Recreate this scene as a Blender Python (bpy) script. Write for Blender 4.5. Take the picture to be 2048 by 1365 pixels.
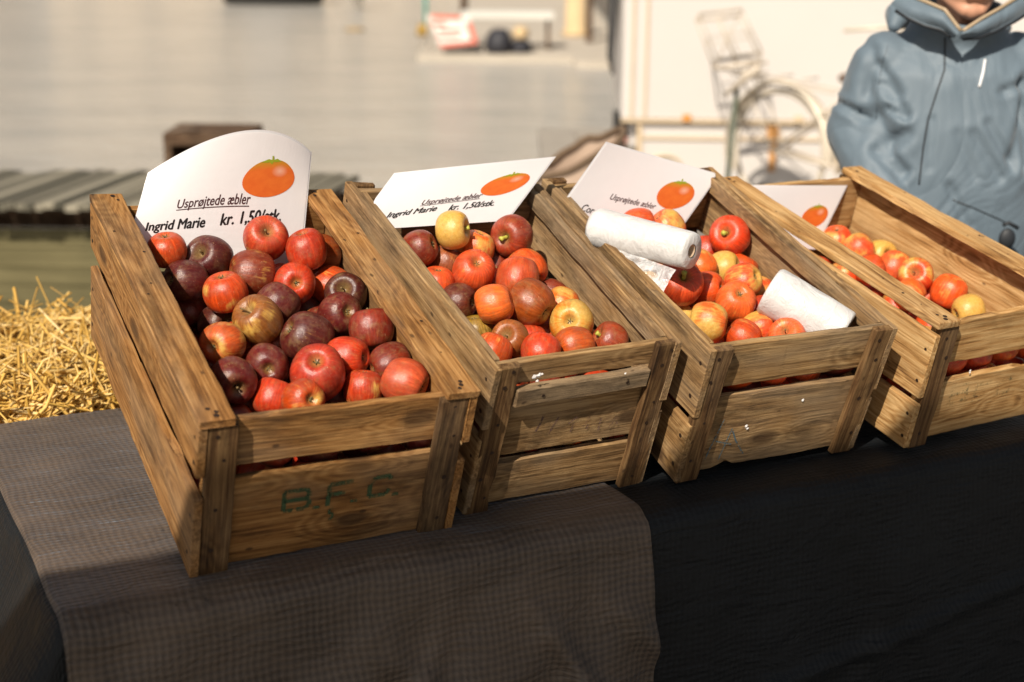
import bpy, math, random
import numpy as np
from mathutils import Vector, Matrix, noise

R_ = math.radians
scene = bpy.context.scene
for o in list(bpy.data.objects):
    bpy.data.objects.remove(o, do_unlink=True)

# ------------------------------------------------------------------ camera
SC = 1.12          # metres per calibration unit
TZ = 0.75          # table height
CAM_Z = 0.78278 * SC + TZ
FPX = 3035.56      # focal length in pixels of a 2048 px wide frame
PITCH, ROLL = 0.27746, 0.008389
cam_d = bpy.data.cameras.new('camera')
cam = bpy.data.objects.new('camera', cam_d)
scene.collection.objects.link(cam)
cam_d.sensor_width = 36
cam_d.lens = FPX * 36 / 2048
cp, sp, cr, sr = math.cos(PITCH), math.sin(PITCH), math.cos(ROLL), math.sin(ROLL)
rt = Vector((cr, sr * sp, sr * cp)); up = Vector((-sr, cr * sp, cr * cp)); fw = Vector((0, cp, -sp))
cam.matrix_world = Matrix(((rt.x, up.x, -fw.x, 0), (rt.y, up.y, -fw.y, 0), (rt.z, up.z, -fw.z, CAM_Z), (0, 0, 0, 1)))
cam_d.clip_end = 3000
cam_d.dof.use_dof = True
cam_d.dof.focus_distance = 2.38
cam_d.dof.aperture_fstop = 3.0
scene.camera = cam

# ------------------------------------------------------------------ light
SUN = Vector((-0.27, -0.70, 0.66)).normalized()      # towards the sun
world = bpy.data.worlds.new("World"); scene.world = world; world.use_nodes = True
wn, wl = world.node_tree.nodes, world.node_tree.links
sky = wn.new('ShaderNodeTexSky'); sky.sky_type = 'NISHITA'; sky.sun_disc = False
sky.sun_elevation = math.asin(SUN.z); sky.sun_rotation = math.atan2(SUN.x, SUN.y)
sky.dust_density = 3.0; sky.air_density = 1.0
hs = wn.new('ShaderNodeHueSaturation'); hs.inputs['Saturation'].default_value = 0.45
bg = wn['Background']; bg.inputs['Strength'].default_value = 0.055
wl.new(sky.outputs[0], hs.inputs['Color']); wl.new(hs.outputs[0], bg.inputs['Color'])
sun_d = bpy.data.lights.new('sun', 'SUN'); sun_d.energy = 5.0; sun_d.angle = R_(0.55); sun_d.color = (1.0, 0.90, 0.77)
sun = bpy.data.objects.new('sun', sun_d); scene.collection.objects.link(sun)
sun.rotation_euler = SUN.to_track_quat('Z', 'Y').to_euler()
scene.view_settings.view_transform = 'Standard'; scene.view_settings.look = 'None'
scene.view_settings.exposure = 0.32; scene.view_settings.gamma = 1.0
scene.cycles.use_denoising = True
scene.cycles.max_bounces = 8; scene.cycles.transparent_max_bounces = 12

# ------------------------------------------------------------------ helpers
def ray(u, v):
    """direction through pixel (u,v) of the 2048x1365 photograph"""
    return fw + rt * ((u - 1024) / FPX) - up * ((v - 682.5) / FPX)
def at_y(u, v, Y):
    d = ray(u, v); return Vector((0, 0, CAM_Z)) + d * (Y / d.y)
def at_z(u, v, z):
    d = ray(u, v); return Vector((0, 0, CAM_Z)) + d * ((z - CAM_Z) / d.z)
def link(o): scene.collection.objects.link(o); return o
def tag(o, label=None, cat=None, group=None, kind=None):
    if label: o['label'] = label
    if cat: o['category'] = cat
    if group: o['group'] = group
    if kind: o['kind'] = kind
    return o
def empty(name, loc, label, cat, group=None, rotz=0):
    o = link(bpy.data.objects.new(name, None)); o.location = loc; o.rotation_euler[2] = rotz
    o.empty_display_size = .05
    return tag(o, label, cat, group)
def fbm(p, octv=3):
    return noise.fractal(Vector(p), 1.0, 2.0, octv)

class MB:
    """collects geometry; build() links it as ONE mesh object. Coordinates are world unless a parent with a transform is given."""
    def __init__(s): s.v = []; s.f = []; s.m = []; s.gc = []; s.smooth = []
    def add(s, vs, fs, mat=0, gc=None, smooth=False):
        b = len(s.v); s.v += [tuple(p) for p in vs]
        s.f += [tuple(i + b for i in f) for f in fs]; s.m += [mat] * len(fs); s.smooth += [smooth] * len(fs)
        s.gc += [tuple(g) for g in gc] if gc is not None else [tuple(p) for p in vs]
    def box(s, lo, hi, mat=0, ch=0.0, M=None):
        if ch <= 0:
            vs = [(x, y, z) for z in (lo[2], hi[2]) for y in (lo[1], hi[1]) for x in (lo[0], hi[0])]
            fs = [(0, 2, 3, 1), (4, 5, 7, 6), (0, 1, 5, 4), (2, 6, 7, 3), (0, 4, 6, 2), (1, 3, 7, 5)]
            if M is not None: vs = [M @ Vector(p) for p in vs]
            s.add(vs, fs, mat); return
        # chamfered box via bmesh-free construction: octagonal loft along x
        ax = 0
        board_geo(s, lo, hi, 0, ch, 2, 0, mat, None if M is None else (lambda p: M @ Vector(p)), 0)
    def tube(s, pts, rad, n=8, mat=0, caps=True, smooth=True):
        pts = [Vector(p) for p in pts]
        rads = rad if isinstance(rad, (list, tuple)) else [rad] * len(pts)
        vs = []; prev = None
        for i, p in enumerate(pts):
            t = (pts[min(i + 1, len(pts) - 1)] - pts[max(i - 1, 0)]).normalized()
            a = Vector((0, 0, 1)) if abs(t.z) < .9 else Vector((1, 0, 0))
            if prev is not None: a = prev
            x = (a - t * a.dot(t)).normalized(); prev = x; y = t.cross(x)
            for k in range(n):
                c = 2 * math.pi * k / n; vs.append(p + (x * math.cos(c) + y * math.sin(c)) * rads[i])
        fs = []
        for i in range(len(pts) - 1):
            for k in range(n):
                k2 = (k + 1) % n; fs.append((i * n + k, i * n + k2, (i + 1) * n + k2, (i + 1) * n + k))
        if caps:
            fs.append(tuple(range(n))[::-1]); fs.append(tuple((len(pts) - 1) * n + k for k in range(n)))
        s.add(vs, fs, mat, smooth=smooth)
    def capsule(s, a, b, ra, rb, n=14, mat=0, sx=1.0):
        a = Vector(a); b = Vector(b); t = (b - a); L = t.length; t = t.normalized() if L > 1e-6 else Vector((0, 0, 1))
        pts = []; rr = []
        for k in range(5):
            q = math.pi / 2 * (1 - k / 4); pts.append(a - t * ra * math.sin(q)); rr.append(max(ra * math.cos(q), 1e-4))
        for k in range(5):
            q = math.pi / 2 * k / 4; pts.append(b + t * rb * math.sin(q)); rr.append(max(rb * math.cos(q), 1e-4))
        s.tube(pts, rr, n, mat)
    def ellipsoid(s, c, r, n=16, mat=0, M=None):
        c = Vector(c); vs = []; fs = []; m = n // 2
        for i in range(m + 1):
            th = math.pi * i / m
            for k in range(n):
                ph = 2 * math.pi * k / n
                p = Vector((r[0] * math.sin(th) * math.cos(ph), r[1] * math.sin(th) * math.sin(ph), r[2] * math.cos(th)))
                if M is not None: p = M @ p
                vs.append(c + p)
        for i in range(m):
            for k in range(n):
                k2 = (k + 1) % n; fs.append((i * n + k, (i + 1) * n + k, (i + 1) * n + k2, i * n + k2))
        s.add(vs, fs, mat, smooth=True)
    def build(s, name, mats, parent=None, origin=None):
        me = bpy.data.meshes.new(name)
        vs = s.v
        if parent is not None and origin is None: origin = parent.location
        if origin is not None:
            ox, oy, oz = origin; vs = [(x - ox, y - oy, z - oz) for x, y, z in vs]
        me.from_pydata(vs, [], s.f)
        for m in (mats if isinstance(mats, (list, tuple)) else [mats]): me.materials.append(m)
        me.polygons.foreach_set('material_index', s.m)
        me.polygons.foreach_set('use_smooth', s.smooth)
        at = me.attributes.new('gc', 'FLOAT_VECTOR', 'POINT')
        at.data.foreach_set('vector', np.array(s.gc, dtype=np.float32).ravel())
        me.update()
        o = link(bpy.data.objects.new(name, me))
        if parent is not None: o.parent = parent
        elif origin is not None: o.location = origin
        return o

def board_geo(mb, lo, hi, axis, ch, seg, jit, mat, warp, seed, worn=0.0):
    """a chamfered board, long axis = axis, with slightly uneven edges; gc = grain coordinates"""
    rnd = random.Random(seed)
    off = (rnd.uniform(0, 50), rnd.uniform(0, 50), rnd.uniform(0, 50))
    a1, a2 = [i for i in range(3) if i != axis]
    w1, w2 = hi[a1] - lo[a1], hi[a2] - lo[a2]
    ch = min(ch, w1 * .3, w2 * .3)
    prof = [(ch, 0), (w1 - ch, 0), (w1, ch), (w1, w2 - ch), (w1 - ch, w2), (ch, w2), (0, w2 - ch), (0, ch)]
    L = hi[axis] - lo[axis]
    st = [0, ch] + [ch + (L - 2 * ch) * i / seg for i in range(1, seg)] + [L - ch, L]
    vs = []; gc = []
    for si, t in enumerate(st):
        inset = ch * .7 if si in (0, len(st) - 1) else 0
        for k, (p1, p2) in enumerate(prof):
            q1 = min(max(p1, inset), w1 - inset); q2 = min(max(p2, inset), w2 - inset)
            if jit:
                j1 = noise.noise(Vector((t * 22, q1 * 40 + seed * 1.7, q2 * 9 + 3.3)))
                j2 = noise.noise(Vector((t * 22 + 77, q1 * 9, q2 * 40 + seed * 2.3)))
                e = noise.noise(Vector((t * 70, seed * 3.1, k * 1.3)))
                q1 += jit * (j1 + .5 * e); q2 += jit * (j2 + .4 * e)
                if worn:
                    wv = noise.noise(Vector((t * 14, seed * 5.1, k // 2 * 4.0)))
                    if wv > .25: q1 += (w1 / 2 - q1) * worn * (wv - .25); q2 += (w2 / 2 - q2) * worn * (wv - .25)
            p = [0, 0, 0]; p[axis] = lo[axis] + t + (jit * 1.5 * noise.noise(Vector((k * .9, seed * 1.1, si * 5))) if jit and si in (0, 1, len(st) - 2, len(st) - 1) else 0)
            p[a1] = lo[a1] + q1; p[a2] = lo[a2] + q2
            gc.append((t + off[0], q1 + off[1], q2 + off[2]))
            vs.append(warp(p) if warp else tuple(p))
    n = 8; fs = []
    flip = (axis == 1)
    for i in range(len(st) - 1):
        for k in range(n):
            k2 = (k + 1) % n; f = (i * n + k, i * n + k2, (i + 1) * n + k2, (i + 1) * n + k)
            fs.append(f[::-1] if flip else f)
    a = tuple(range(n)); b = tuple((len(st) - 1) * n + k for k in range(n))
    fs.append(a if flip else a[::-1]); fs.append(b[::-1] if flip else b)
    mb.add(vs, fs, mat, gc)

# ------------------------------------------------------------------ materials
def newmat(name):
    m = bpy.data.materials.new(name); m.use_nodes = True
    nt = m.node_tree; return m, nt.nodes, nt.links, nt.nodes['Principled BSDF']
def simple(name, col, rough=.6, metal=0, noise_amt=.0, nscale=20, bump=0, spec=.5):
    m, N, L, B = newmat(name)
    B.inputs['Roughness'].default_value = rough; B.inputs['Metallic'].default_value = metal
    B.inputs['Specular IOR Level'].default_value = spec
    B.inputs['Base Color'].default_value = (*col, 1)
    if noise_amt or bump:
        tc = N.new('ShaderNodeTexCoord'); nz = N.new('ShaderNodeTexNoise'); nz.inputs['Scale'].default_value = nscale; nz.inputs['Detail'].default_value = 6
        L.new(tc.outputs['Object'], nz.inputs['Vector'])
        if noise_amt:
            mx = N.new('ShaderNodeMix'); mx.data_type = 'RGBA'
            mx.inputs[6].default_value = (*[c * (1 - noise_amt) for c in col], 1); mx.inputs[7].default_value = (*[min(1, c * (1 + noise_amt)) for c in col], 1)
            L.new(nz.outputs['Fac'], mx.inputs[0]); L.new(mx.outputs[2], B.inputs['Base Color'])
        if bump:
            bp = N.new('ShaderNodeBump'); bp.inputs['Strength'].default_value = bump; bp.inputs['Distance'].default_value = .01
            L.new(nz.outputs['Fac'], bp.inputs['Height']); L.new(bp.outputs[0], B.inputs['Normal'])
    return m
class NG:
    """tiny node-graph shorthand"""
    def __init__(s, N, L): s.N = N; s.L = L
    def val(s, sock, x):
        if hasattr(x, 'is_output'): s.L.new(x, sock)
        else: sock.default_value = x
    def math(s, op, a, b=0.0, c=None, clamp=False):
        n = s.N.new('ShaderNodeMath'); n.operation = op; n.use_clamp = clamp
        s.val(n.inputs[0], a); s.val(n.inputs[1], b)
        if c is not None: s.val(n.inputs[2], c)
        return n.outputs[0]
    def noise(s, vec, scale, detail=4, rough=.55, w=None, dist=0):
        n = s.N.new('ShaderNodeTexNoise')
        if w is not None: n.noise_dimensions = '4D'; s.val(n.inputs['W'], w)
        s.L.new(vec, n.inputs['Vector']); n.inputs['Scale'].default_value = scale
        n.inputs['Detail'].default_value = detail; n.inputs['Roughness'].default_value = rough; n.inputs['Distortion'].default_value = dist
        return n.outputs['Fac']
    def scale(s, vec, xyz, add=(0, 0, 0)):
        n = s.N.new('ShaderNodeMapping'); n.inputs['Scale'].default_value = xyz; n.inputs['Location'].default_value = add
        s.L.new(vec, n.inputs['Vector']); return n.outputs[0]
    def ramp(s, fac, stops, interp='LINEAR'):
        n = s.N.new('ShaderNodeValToRGB'); s.L.new(fac, n.inputs[0]); r = n.color_ramp; r.interpolation = interp
        while len(r.elements) < len(stops): r.elements.new(.5)
        for e, (p, c) in zip(r.elements, stops):
            e.position = p; e.color = (c, c, c, 1) if isinstance(c, (int, float)) else (*c, 1)
        return n.outputs[0]
    def mix(s, f, a, b, blend='MIX'):
        n = s.N.new('ShaderNodeMix'); n.data_type = 'RGBA'; n.blend_type = blend
        s.val(n.inputs[0], f)
        for i, x in ((6, a), (7, b)):
            if isinstance(x, tuple): n.inputs[i].default_value = (*x, 1)
            else: s.L.new(x, n.inputs[i])
        return n.outputs[2]
    def sep(s, vec):
        n = s.N.new('ShaderNodeSeparateXYZ'); s.L.new(vec, n.inputs[0]); return n.outputs
    def comb(s, x, y, z):
        n = s.N.new('ShaderNodeCombineXYZ')
        for i, q in enumerate((x, y, z)): s.val(n.inputs[i], q)
        return n.outputs[0]
    def bump(s, h, strength, dist, prev=None):
        n = s.N.new('ShaderNodeBump'); n.inputs['Strength'].default_value = strength; n.inputs['Distance'].default_value = dist
        s.L.new(h, n.inputs['Height'])
        if prev is not None: s.L.new(prev, n.inputs['Normal'])
        return n.outputs[0]

def wood(name, dark, mid, light, grey=0.0, greycol=(.245, .19, .125), dirt=.5, seed=0.0, contrast=1.0):
    m, N, L, B = newmat(name); g = NG(N, L)
    at = N.new('ShaderNodeAttribute'); at.attribute_name = 'gc'; v0 = g.scale(at.outputs['Vector'], (1, 1, 1), (seed, seed * .7, seed * .3))
    warpn = g.noise(g.scale(v0, (4, 10, 10)), 1.0, 2)
    x, y, z = g.sep(v0)
    # knots: sparse voronoi cells, stretched along the grain
    vo = N.new('ShaderNodeTexVoronoi'); L.new(g.scale(v0, (5.2, 11, 11)), vo.inputs['Vector']); vo.inputs['Scale'].default_value = 1.0
    kd = vo.outputs['Distance']
    knot = g.ramp(kd, [(0.0, 1.0), (.10, .95), (.17, 0.0), (1, 0.0)])
    halo = g.ramp(kd, [(0.0, 1.0), (.42, 0.0), (1, 0.0)])
    bend = g.math('MULTIPLY', halo, .35)
    ring_in = g.noise(g.scale(v0, (1.6, 17, 17)), 1.0, 2, .5)
    ring = g.math('SINE', g.math('MULTIPLY', g.math('ADD', ring_in, bend), 85.0))
    ring = g.math('MULTIPLY_ADD', ring, .5, .5)
    fine = g.noise(g.scale(v0, (9, 330, 330)), 1.0, 5, .65)
    fine2 = g.noise(g.scale(v0, (3, 95, 95)), 1.0, 4, .6)
    blot = g.noise(g.scale(v0, (6, 14, 14)), 1.0, 5, .6)
    t = g.math('ADD', g.math('MULTIPLY_ADD', ring, .15 * contrast, .075), g.math('ADD', g.math('MULTIPLY_ADD', fine, 1.0, -.28), g.math('MULTIPLY', fine2, .5)))
    t = g.math('MULTIPLY_ADD', g.math('SUBTRACT', blot, .5), .5, t)
    col = g.ramp(t, [(.28, dark), (.55, mid), (.86, light)])
    if grey > 0:
        gm = g.ramp(g.noise(g.scale(v0, (3.5, 9, 9), (9, 3, 1)), 1.0, 5, .6), [(.55 - grey * .3, 0.0), (.62, 1.0)])
        gm = g.math('MULTIPLY', gm, min(1, grey * 1.3))
        gcol = g.mix(fine, tuple(c * .45 for c in greycol), tuple(c * 1.35 for c in greycol))
        col = g.mix(gm, col, gcol)
    dm = g.ramp(g.noise(g.scale(v0, (8, 30, 30), (5, 31, 2)), 1.0, 8, .72), [(.49, 0.0), (.66, 1.0)])
    col = g.mix(g.math('MULTIPLY', dm, dirt), col, tuple(c * .28 for c in dark))
    col = g.mix(g.math('MULTIPLY', knot, .8), col, (.045, .022, .009))
    # small insect / nail specks
    v2 = N.new('ShaderNodeTexVoronoi'); L.new(g.scale(v0, (26, 46, 46), (3, 3, 3)), v2.inputs['Vector']); v2.inputs['Scale'].default_value = 1.0
    sp_ = g.ramp(v2.outputs['Distance'], [(0, 1.0), (.10, .8), (.16, 0.0)])
    sel = g.ramp(g.noise(g.scale(v0, (20, 40, 40), (8, 1, 4)), 1.0, 1), [(.54, 0.0), (.58, 1.0)])
    col = g.mix(g.math('MULTIPLY', g.math('MULTIPLY', sp_, sel), .8), col, (.03, .015, .008))
    L.new(col, B.inputs['Base Color'])
    B.inputs['Roughness'].default_value = .78; B.inputs['Specular IOR Level'].default_value = .25
    h = g.math('ADD', g.math('MULTIPLY', fine, .7), g.math('MULTIPLY', t, .8))
    L.new(g.bump(h, .55, .0016), B.inputs['Normal'])
    return m
W_C1 = wood('wood_honey', (.062, .023, .006), (.235, .105, .028), (.42, .225, .078), grey=.24, dirt=.55, seed=4)
W_C2 = wood('wood_weathered', (.055, .027, .010), (.225, .125, .048), (.43, .275, .125), grey=.50, dirt=.6, seed=11, contrast=.8)
W_C3 = wood('wood_weathered_brown', (.058, .028, .010), (.235, .128, .046), (.45, .285, .125), grey=.42, dirt=.6, seed=23)
W_C4 = wood('wood_pale', (.11, .046, .012), (.38, .205, .070), (.60, .39, .175), grey=.12, dirt=.3, seed=37, contrast=1.2)
W_POST = wood('wood_post_dark', (.030, .014, .005), (.098, .048, .017), (.21, .122, .050), grey=.12, dirt=.6, seed=51)
W_OLD = wood('wood_old_dark', (.022, .011, .005), (.07, .038, .020), (.15, .095, .055), grey=.1, dirt=.5, seed=71)
NAIL = simple('rusty_nail', (.035, .018, .010), .6, .3)
# ------------------------------------------------------------------ setting: water, quay
def grid_sheet(name, x0, x1, y0, y1, z, mat, n=1):
    mb = MB(); mb.add([(x0, y0, z), (x1, y0, z), (x1, y1, z), (x0, y1, z)], [(0, 1, 2, 3)]); return mb.build(name, mat)
m, N, L, B = newmat('harbour_water'); g = NG(N, L)
tc = N.new('ShaderNodeTexCoord')
B.inputs['Base Color'].default_value = (.215, .19, .15, 1); B.inputs['Roughness'].default_value = .20; B.inputs['IOR'].default_value = 1.33
wv = g.noise(g.scale(tc.outputs['Object'], (1.3, 2.6, 1)), 1.0, 6, .62)
wv2 = g.noise(g.scale(tc.outputs['Object'], (7, 16, 1)), 1.0, 3, .6)
col = g.mix(g.ramp(g.noise(g.scale(tc.outputs['Object'], (.35, .9, 1)), 1.0, 7, .7), [(.30, 0.0), (.70, 1.0)]), (.33, .32, .29), (.46, .43, .375))
L.new(col, B.inputs['Base Color'])
L.new(g.bump(wv2, .35, .03, g.bump(wv, .8, .12)), B.inputs['Normal'])
WATER = m
tag(grid_sheet('water', -600, 600, -300, 900, -0.9, WATER), kind='structure')

m, N, L, B = newmat('granite_setts'); g = NG(N, L)
tc = N.new('ShaderNodeTexCoord')
br = N.new('ShaderNodeTexBrick'); br.inputs['Scale'].default_value = 5.5
br.inputs['Color1'].default_value = (.24, .21, .18, 1); br.inputs['Color2'].default_value = (.15, .14, .125, 1); br.inputs['Mortar'].default_value = (.055, .05, .04, 1)
br.inputs['Mortar Size'].default_value = .03; L.new(tc.outputs['Object'], br.inputs['Vector'])
nz = g.noise(tc.outputs['Object'], 14, 5)
L.new(g.mix(.5, br.outputs['Color'], g.mix(nz, (.12, .11, .10), (.30, .26, .22)), 'MULTIPLY'), B.inputs['Base Color'])
L.new(g.mix(g.math('MULTIPLY', nz, .6), br.outputs['Color'], (.30, .27, .23)), B.inputs['Base Color'])
B.inputs['Roughness'].default_value = .75
L.new(g.bump(g.math('ADD', br.outputs['Fac'], g.math('MULTIPLY', nz, -.6)), .6, -.02), B.inputs['Normal'])
SETTS = m
mb = MB()   # L-shaped quay with its wall going down to the water
out = [(-40, -60), (60, -60), (60, 60), (2.2, 60), (2.2, 10.9), (.32, 10.9), (.32, 8.4), (-.2, 8.4), (-.2, 5.0), (-40, 5.0)]
n = len(out)
mb.add([(x, y, 0) for x, y in out] + [(x, y, -1.4) for x, y in out],
       [(i, (i + 1) % n, n + (i + 1) % n, n + i) for i in range(n)])
for (x0, x1, y0, y1) in ((-40, 60, -60, 5.0), (.32, 60, 5.0, 10.9), (-.2, .32, 5.0, 8.4), (2.2, 60, 10.9, 60)): mb.add([(x0, y0, 0), (x1, y0, 0), (x1, y1, 0), (x0, y1, 0)], [(0, 1, 2, 3)])
tag(mb.build('quay', SETTS), kind='structure')
mb = MB()   # granite kerb along the edge
for (a, b) in (((-40, 4.86), (-.34, 4.86)), ((-.34, 4.86), (-.34, 8.26)), ((-.08, 8.26), (.18, 8.26)), ((.18, 8.26), (.18, 10.76)), ((.18, 10.76), (2.06, 10.76)), ((2.06, 10.76), (2.06, 60))):
    x0, x1 = sorted((a[0], b[0])); y0, y1 = sorted((a[1], b[1]))
    if x0 == x1: mb.box((x0, y0 + .26, .004), (x0 + .25, y1, .10))
    else: mb.box((x0, y0, .004), (x1 + .25, y0 + .25, .10))
tag(mb.build('quay_kerb', simple('kerb_granite', (.30, .27, .23), .8, 0, .25, 8, .3)), kind='structure')

# far pontoon across the basin
CONC = simple('sunlit_concrete', (.44, .39, .32), .85, 0, .12, 3, .2)
mb = MB(); p0 = at_z(1030, 106, -.80)
mb.box((-1.65, 26.2, -1.2), (2.0, 60, -.78)); mb.box((1.0, 25.4, -1.2), (2.0, 26.2, -.79))
tag(mb.build('far_pavement', CONC), kind='structure')
# far quay and warehouse closing the harbour
mb = MB(); mb.box((-300, 75, -1.4), (300, 110, 0.1)); tag(mb.build('far_ground', CONC), kind='structure')
WH = simple('warehouse_plaster', (.50, .40, .28), .85, 0, .15, .6); ROOF = simple('warehouse_roof_tiles', (.22, .09, .05), .8, 0, .3, 3)
GLS = simple('dark_window_glass', (.03, .035, .04), .15)
for wi, (x0, wd, hgt, lab) in enumerate(((-62, 34, 9, 'long ochre warehouse across the water, leftmost of the far row'), (-24, 26, 11, 'tall ochre warehouse across the water, middle of the far row'), (6, 40, 8, 'low wide ochre warehouse across the water, rightmost of the far row'))):
    e = empty('warehouse', (x0 + wd / 2, 84, .1), lab, 'building', 'warehouses across the harbour')
    mb = MB(); mb.box((x0, 80, .1), (x0 + wd, 90, hgt)); mb.build('wall', WH, e)
    mb = MB(); mb.add([(x0 - .5, 79.5, hgt), (x0 + wd + .5, 79.5, hgt), (x0 + wd + .5, 90.5, hgt), (x0 - .5, 90.5, hgt), (x0 - .5, 85, hgt + 4), (x0 + wd + .5, 85, hgt + 4)],
                      [(0, 1, 5, 4), (2, 3, 4, 5), (0, 4, 3), (1, 2, 5), (0, 3, 2, 1)]); mb.build('roof', ROOF, e)
    for fl in range(int(hgt // 3)):
        for k in range(int(wd // 3.4)):
            xx = x0 + 1.4 + k * 3.4; mb = MB(); mb.box((xx, 79.93, 1.2 + fl * 2.8), (xx + 1.1, 79.98, 2.7 + fl * 2.8)); mb.build('window', GLS, e)

# ------------------------------------------------------------------ timber jetty
JT = simple('jetty_poles', (.235, .225, .165), .85, 0, .55, 9, .4)
m, N, L, B = newmat('jetty_pole_wood'); g = NG(N, L)
at = N.new('ShaderNodeAttribute'); at.attribute_name = 'gc'
x, y, z = g.sep(at.outputs['Vector'])
per = g.noise(g.comb(g.math('MULTIPLY', z, 1.0), 0.0, 0.0), 7.3, 0)
f_ = g.noise(g.scale(at.outputs['Vector'], (3, 30, 1)), 1.0, 4)
L.new(g.mix(g.math('ADD', g.math('MULTIPLY', g.ramp(per, [(.40, 0.0), (.62, 1.0)]), .8), g.math('MULTIPLY_ADD', f_, .7, -.25)), (.022, .021, .012), (.30, .27, .20)), B.inputs['Base Color'])
B.inputs['Roughness'].default_value = .85
JPOLE = m
m, N, L, B = newmat('algae_boards'); g = NG(N, L)
tc = N.new('ShaderNodeTexCoord'); x, y, z = g.sep(tc.outputs['Object'])
nzl = g.noise(g.scale(tc.outputs['Object'], (1.2, 1.2, 26)), 1.0, 5, .6, dist=.4)
big = g.noise(g.scale(tc.outputs['Object'], (3.5, 1, .7)), 1.0, 3)
L.new(g.mix(g.math('MULTIPLY', g.ramp(nzl, [(.35, 0.0), (.75, 1.0)]), 1.0), g.mix(big, (.04, .035, .010), (.085, .07, .022)), g.mix(big, (.13, .11, .045), (.21, .18, .085))), B.inputs['Base Color'])
B.inputs['Roughness'].default_value = .7; ALGAE = m
jet = empty('jetty', (-3.6, 8.6, -.9), 'low timber jetty with weathered grey-brown planks laid slantwise and algae covered side boards', 'jetty')
mb = MB(); rnd = random.Random(3); k = 0; xx = -7.4
while xx < -1.22:
    w = rnd.uniform(.018, .038); ln = rnd.uniform(-.05, .07)
    slant = .22
    zt_ = -.012 + rnd.uniform(-.008, .012); y0_, y1_ = 8.50 + rnd.uniform(-.02, .02), 9.60 + ln; x1_ = xx + slant; w2 = w * 2
    mb.add([(xx, y0_, zt_ - .035), (xx + w2, y0_, zt_ - .035), (xx + w2, y0_, zt_), (xx, y0_, zt_ + .004), (x1_, y1_, zt_ - .035), (x1_ + w2, y1_, zt_ - .035), (x1_ + w2, y1_, zt_), (x1_, y1_, zt_ + .004)],
           [(0, 1, 2, 3), (7, 6, 5, 4), (0, 4, 5, 1), (1, 5, 6, 2), (2, 6, 7, 3), (3, 7, 4, 0)])
    nv = 8
    for j in range(nv): mb.gc[-nv + j] = (j * .1, j * .1, k * 3.7)
    xx += w * 2 + rnd.uniform(.0, .012); k += 1
mb.build('plank_deck', JPOLE, jet)
mb = MB()
for yy in (8.86, 9.4): mb.box((-7.4, yy, -.22), (-1.0, yy + .12, -.105))
mb.build('beam', W_OLD, jet)
mb = MB()
for i in range(7): mb.box((-7.4, 8.74 + (i % 2) * .008, -.20 - .115 * (i + 1)), (-1.1, 8.78 + (i % 2) * .008, -.205 - .115 * i))
mb.build('side_boarding', ALGAE, jet)
for xx in (-6.8, -5.2, -3.7, -2.4, -1.3):
    mb = MB(); mb.tube([(xx, 8.98, -1.4), (xx, 8.98, -.11)], .08, 10); mb.build('pile', W_OLD, jet)
# dark box on the jetty
bl = at_z(352, 372, 0); wbox = .51; e = empty('wooden_box', (bl.x + wbox / 2, 9.0, 0.0), 'dark brown open wooden box standing on the jetty behind the leftmost price card', 'box')
x0, x1, y0, y1, zt = bl.x, bl.x + wbox, 8.8, 9.25, .355
for nm, a, b in (('lid', (x0, y0, zt - .07), (x1, y1, zt)), ('side', (x0, y0, .0), (x0 + .045, y1, zt - .07)), ('side', (x1 - .045, y0, 0), (x1, y1, zt - .07)),
                 ('back', (x0 + .045, y1 - .03, 0), (x1 - .045, y1, zt - .07)), ('floor', (x0 + .045, y0, 0), (x1 - .045, y1 - .03, .03))):
    mb = MB(); board_geo(mb, a, b, 0, .004, 4, .002, 0, None, hash(nm) % 97 if False else len(nm)); mb.build(nm, W_OLD, e)
mb = MB(); mb.tube([(x0 + .05, y0 + .02, zt + .012), (x0 + .13, y0 + .05, zt + .022), (x0 + .2, y0 + .07, zt + .010)], .012, 6); mb.build('rope_end', simple('tarred_rope', (.14, .10, .07), .9), e)

# ------------------------------------------------------------------ table frame vectors
YAW = R_(26.3)
TD = Vector((math.cos(YAW), math.sin(YAW), 0)); TN = Vector((-math.sin(YAW), math.cos(YAW), 0))   # along the front / to the back
T0 = Vector((-.503 * SC, 1.574 * SC, TZ - .006))                                                      # front left corner of the top
TL_, TW_ = 2.9, .84
def tpt(s, t, z=0.0): return T0 + TD * s + TN * t + Vector((0, 0, z))
tb = empty('market_table', tpt(TL_ / 2, TW_ / 2, -TZ), 'long folding market table hidden beneath the dark cloths', 'table')
Mt = Matrix.Translation(T0) @ Matrix.Rotation(YAW, 4, 'Z')
mb = MB(); mb.box((.03, .02, -.035), (TL_, TW_ - .01, -.008), M=Mt); mb.build('tabletop', simple('table_plastic', (.4, .38, .34), .6), tb)
for (s, t) in ((.15, .08), (.15, TW_ - .1), (TL_ - .15, .08), (TL_ - .15, TW_ - .1), (1.45, .08), (1.45, TW_ - .1)):
    mb = MB(); a = tpt(s, t, -.036); mb.tube([a, (a.x, a.y, 0.0)], .015, 10); mb.build('leg', simple('table_steel', (.3, .3, .3), .4, .8), tb)

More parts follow.
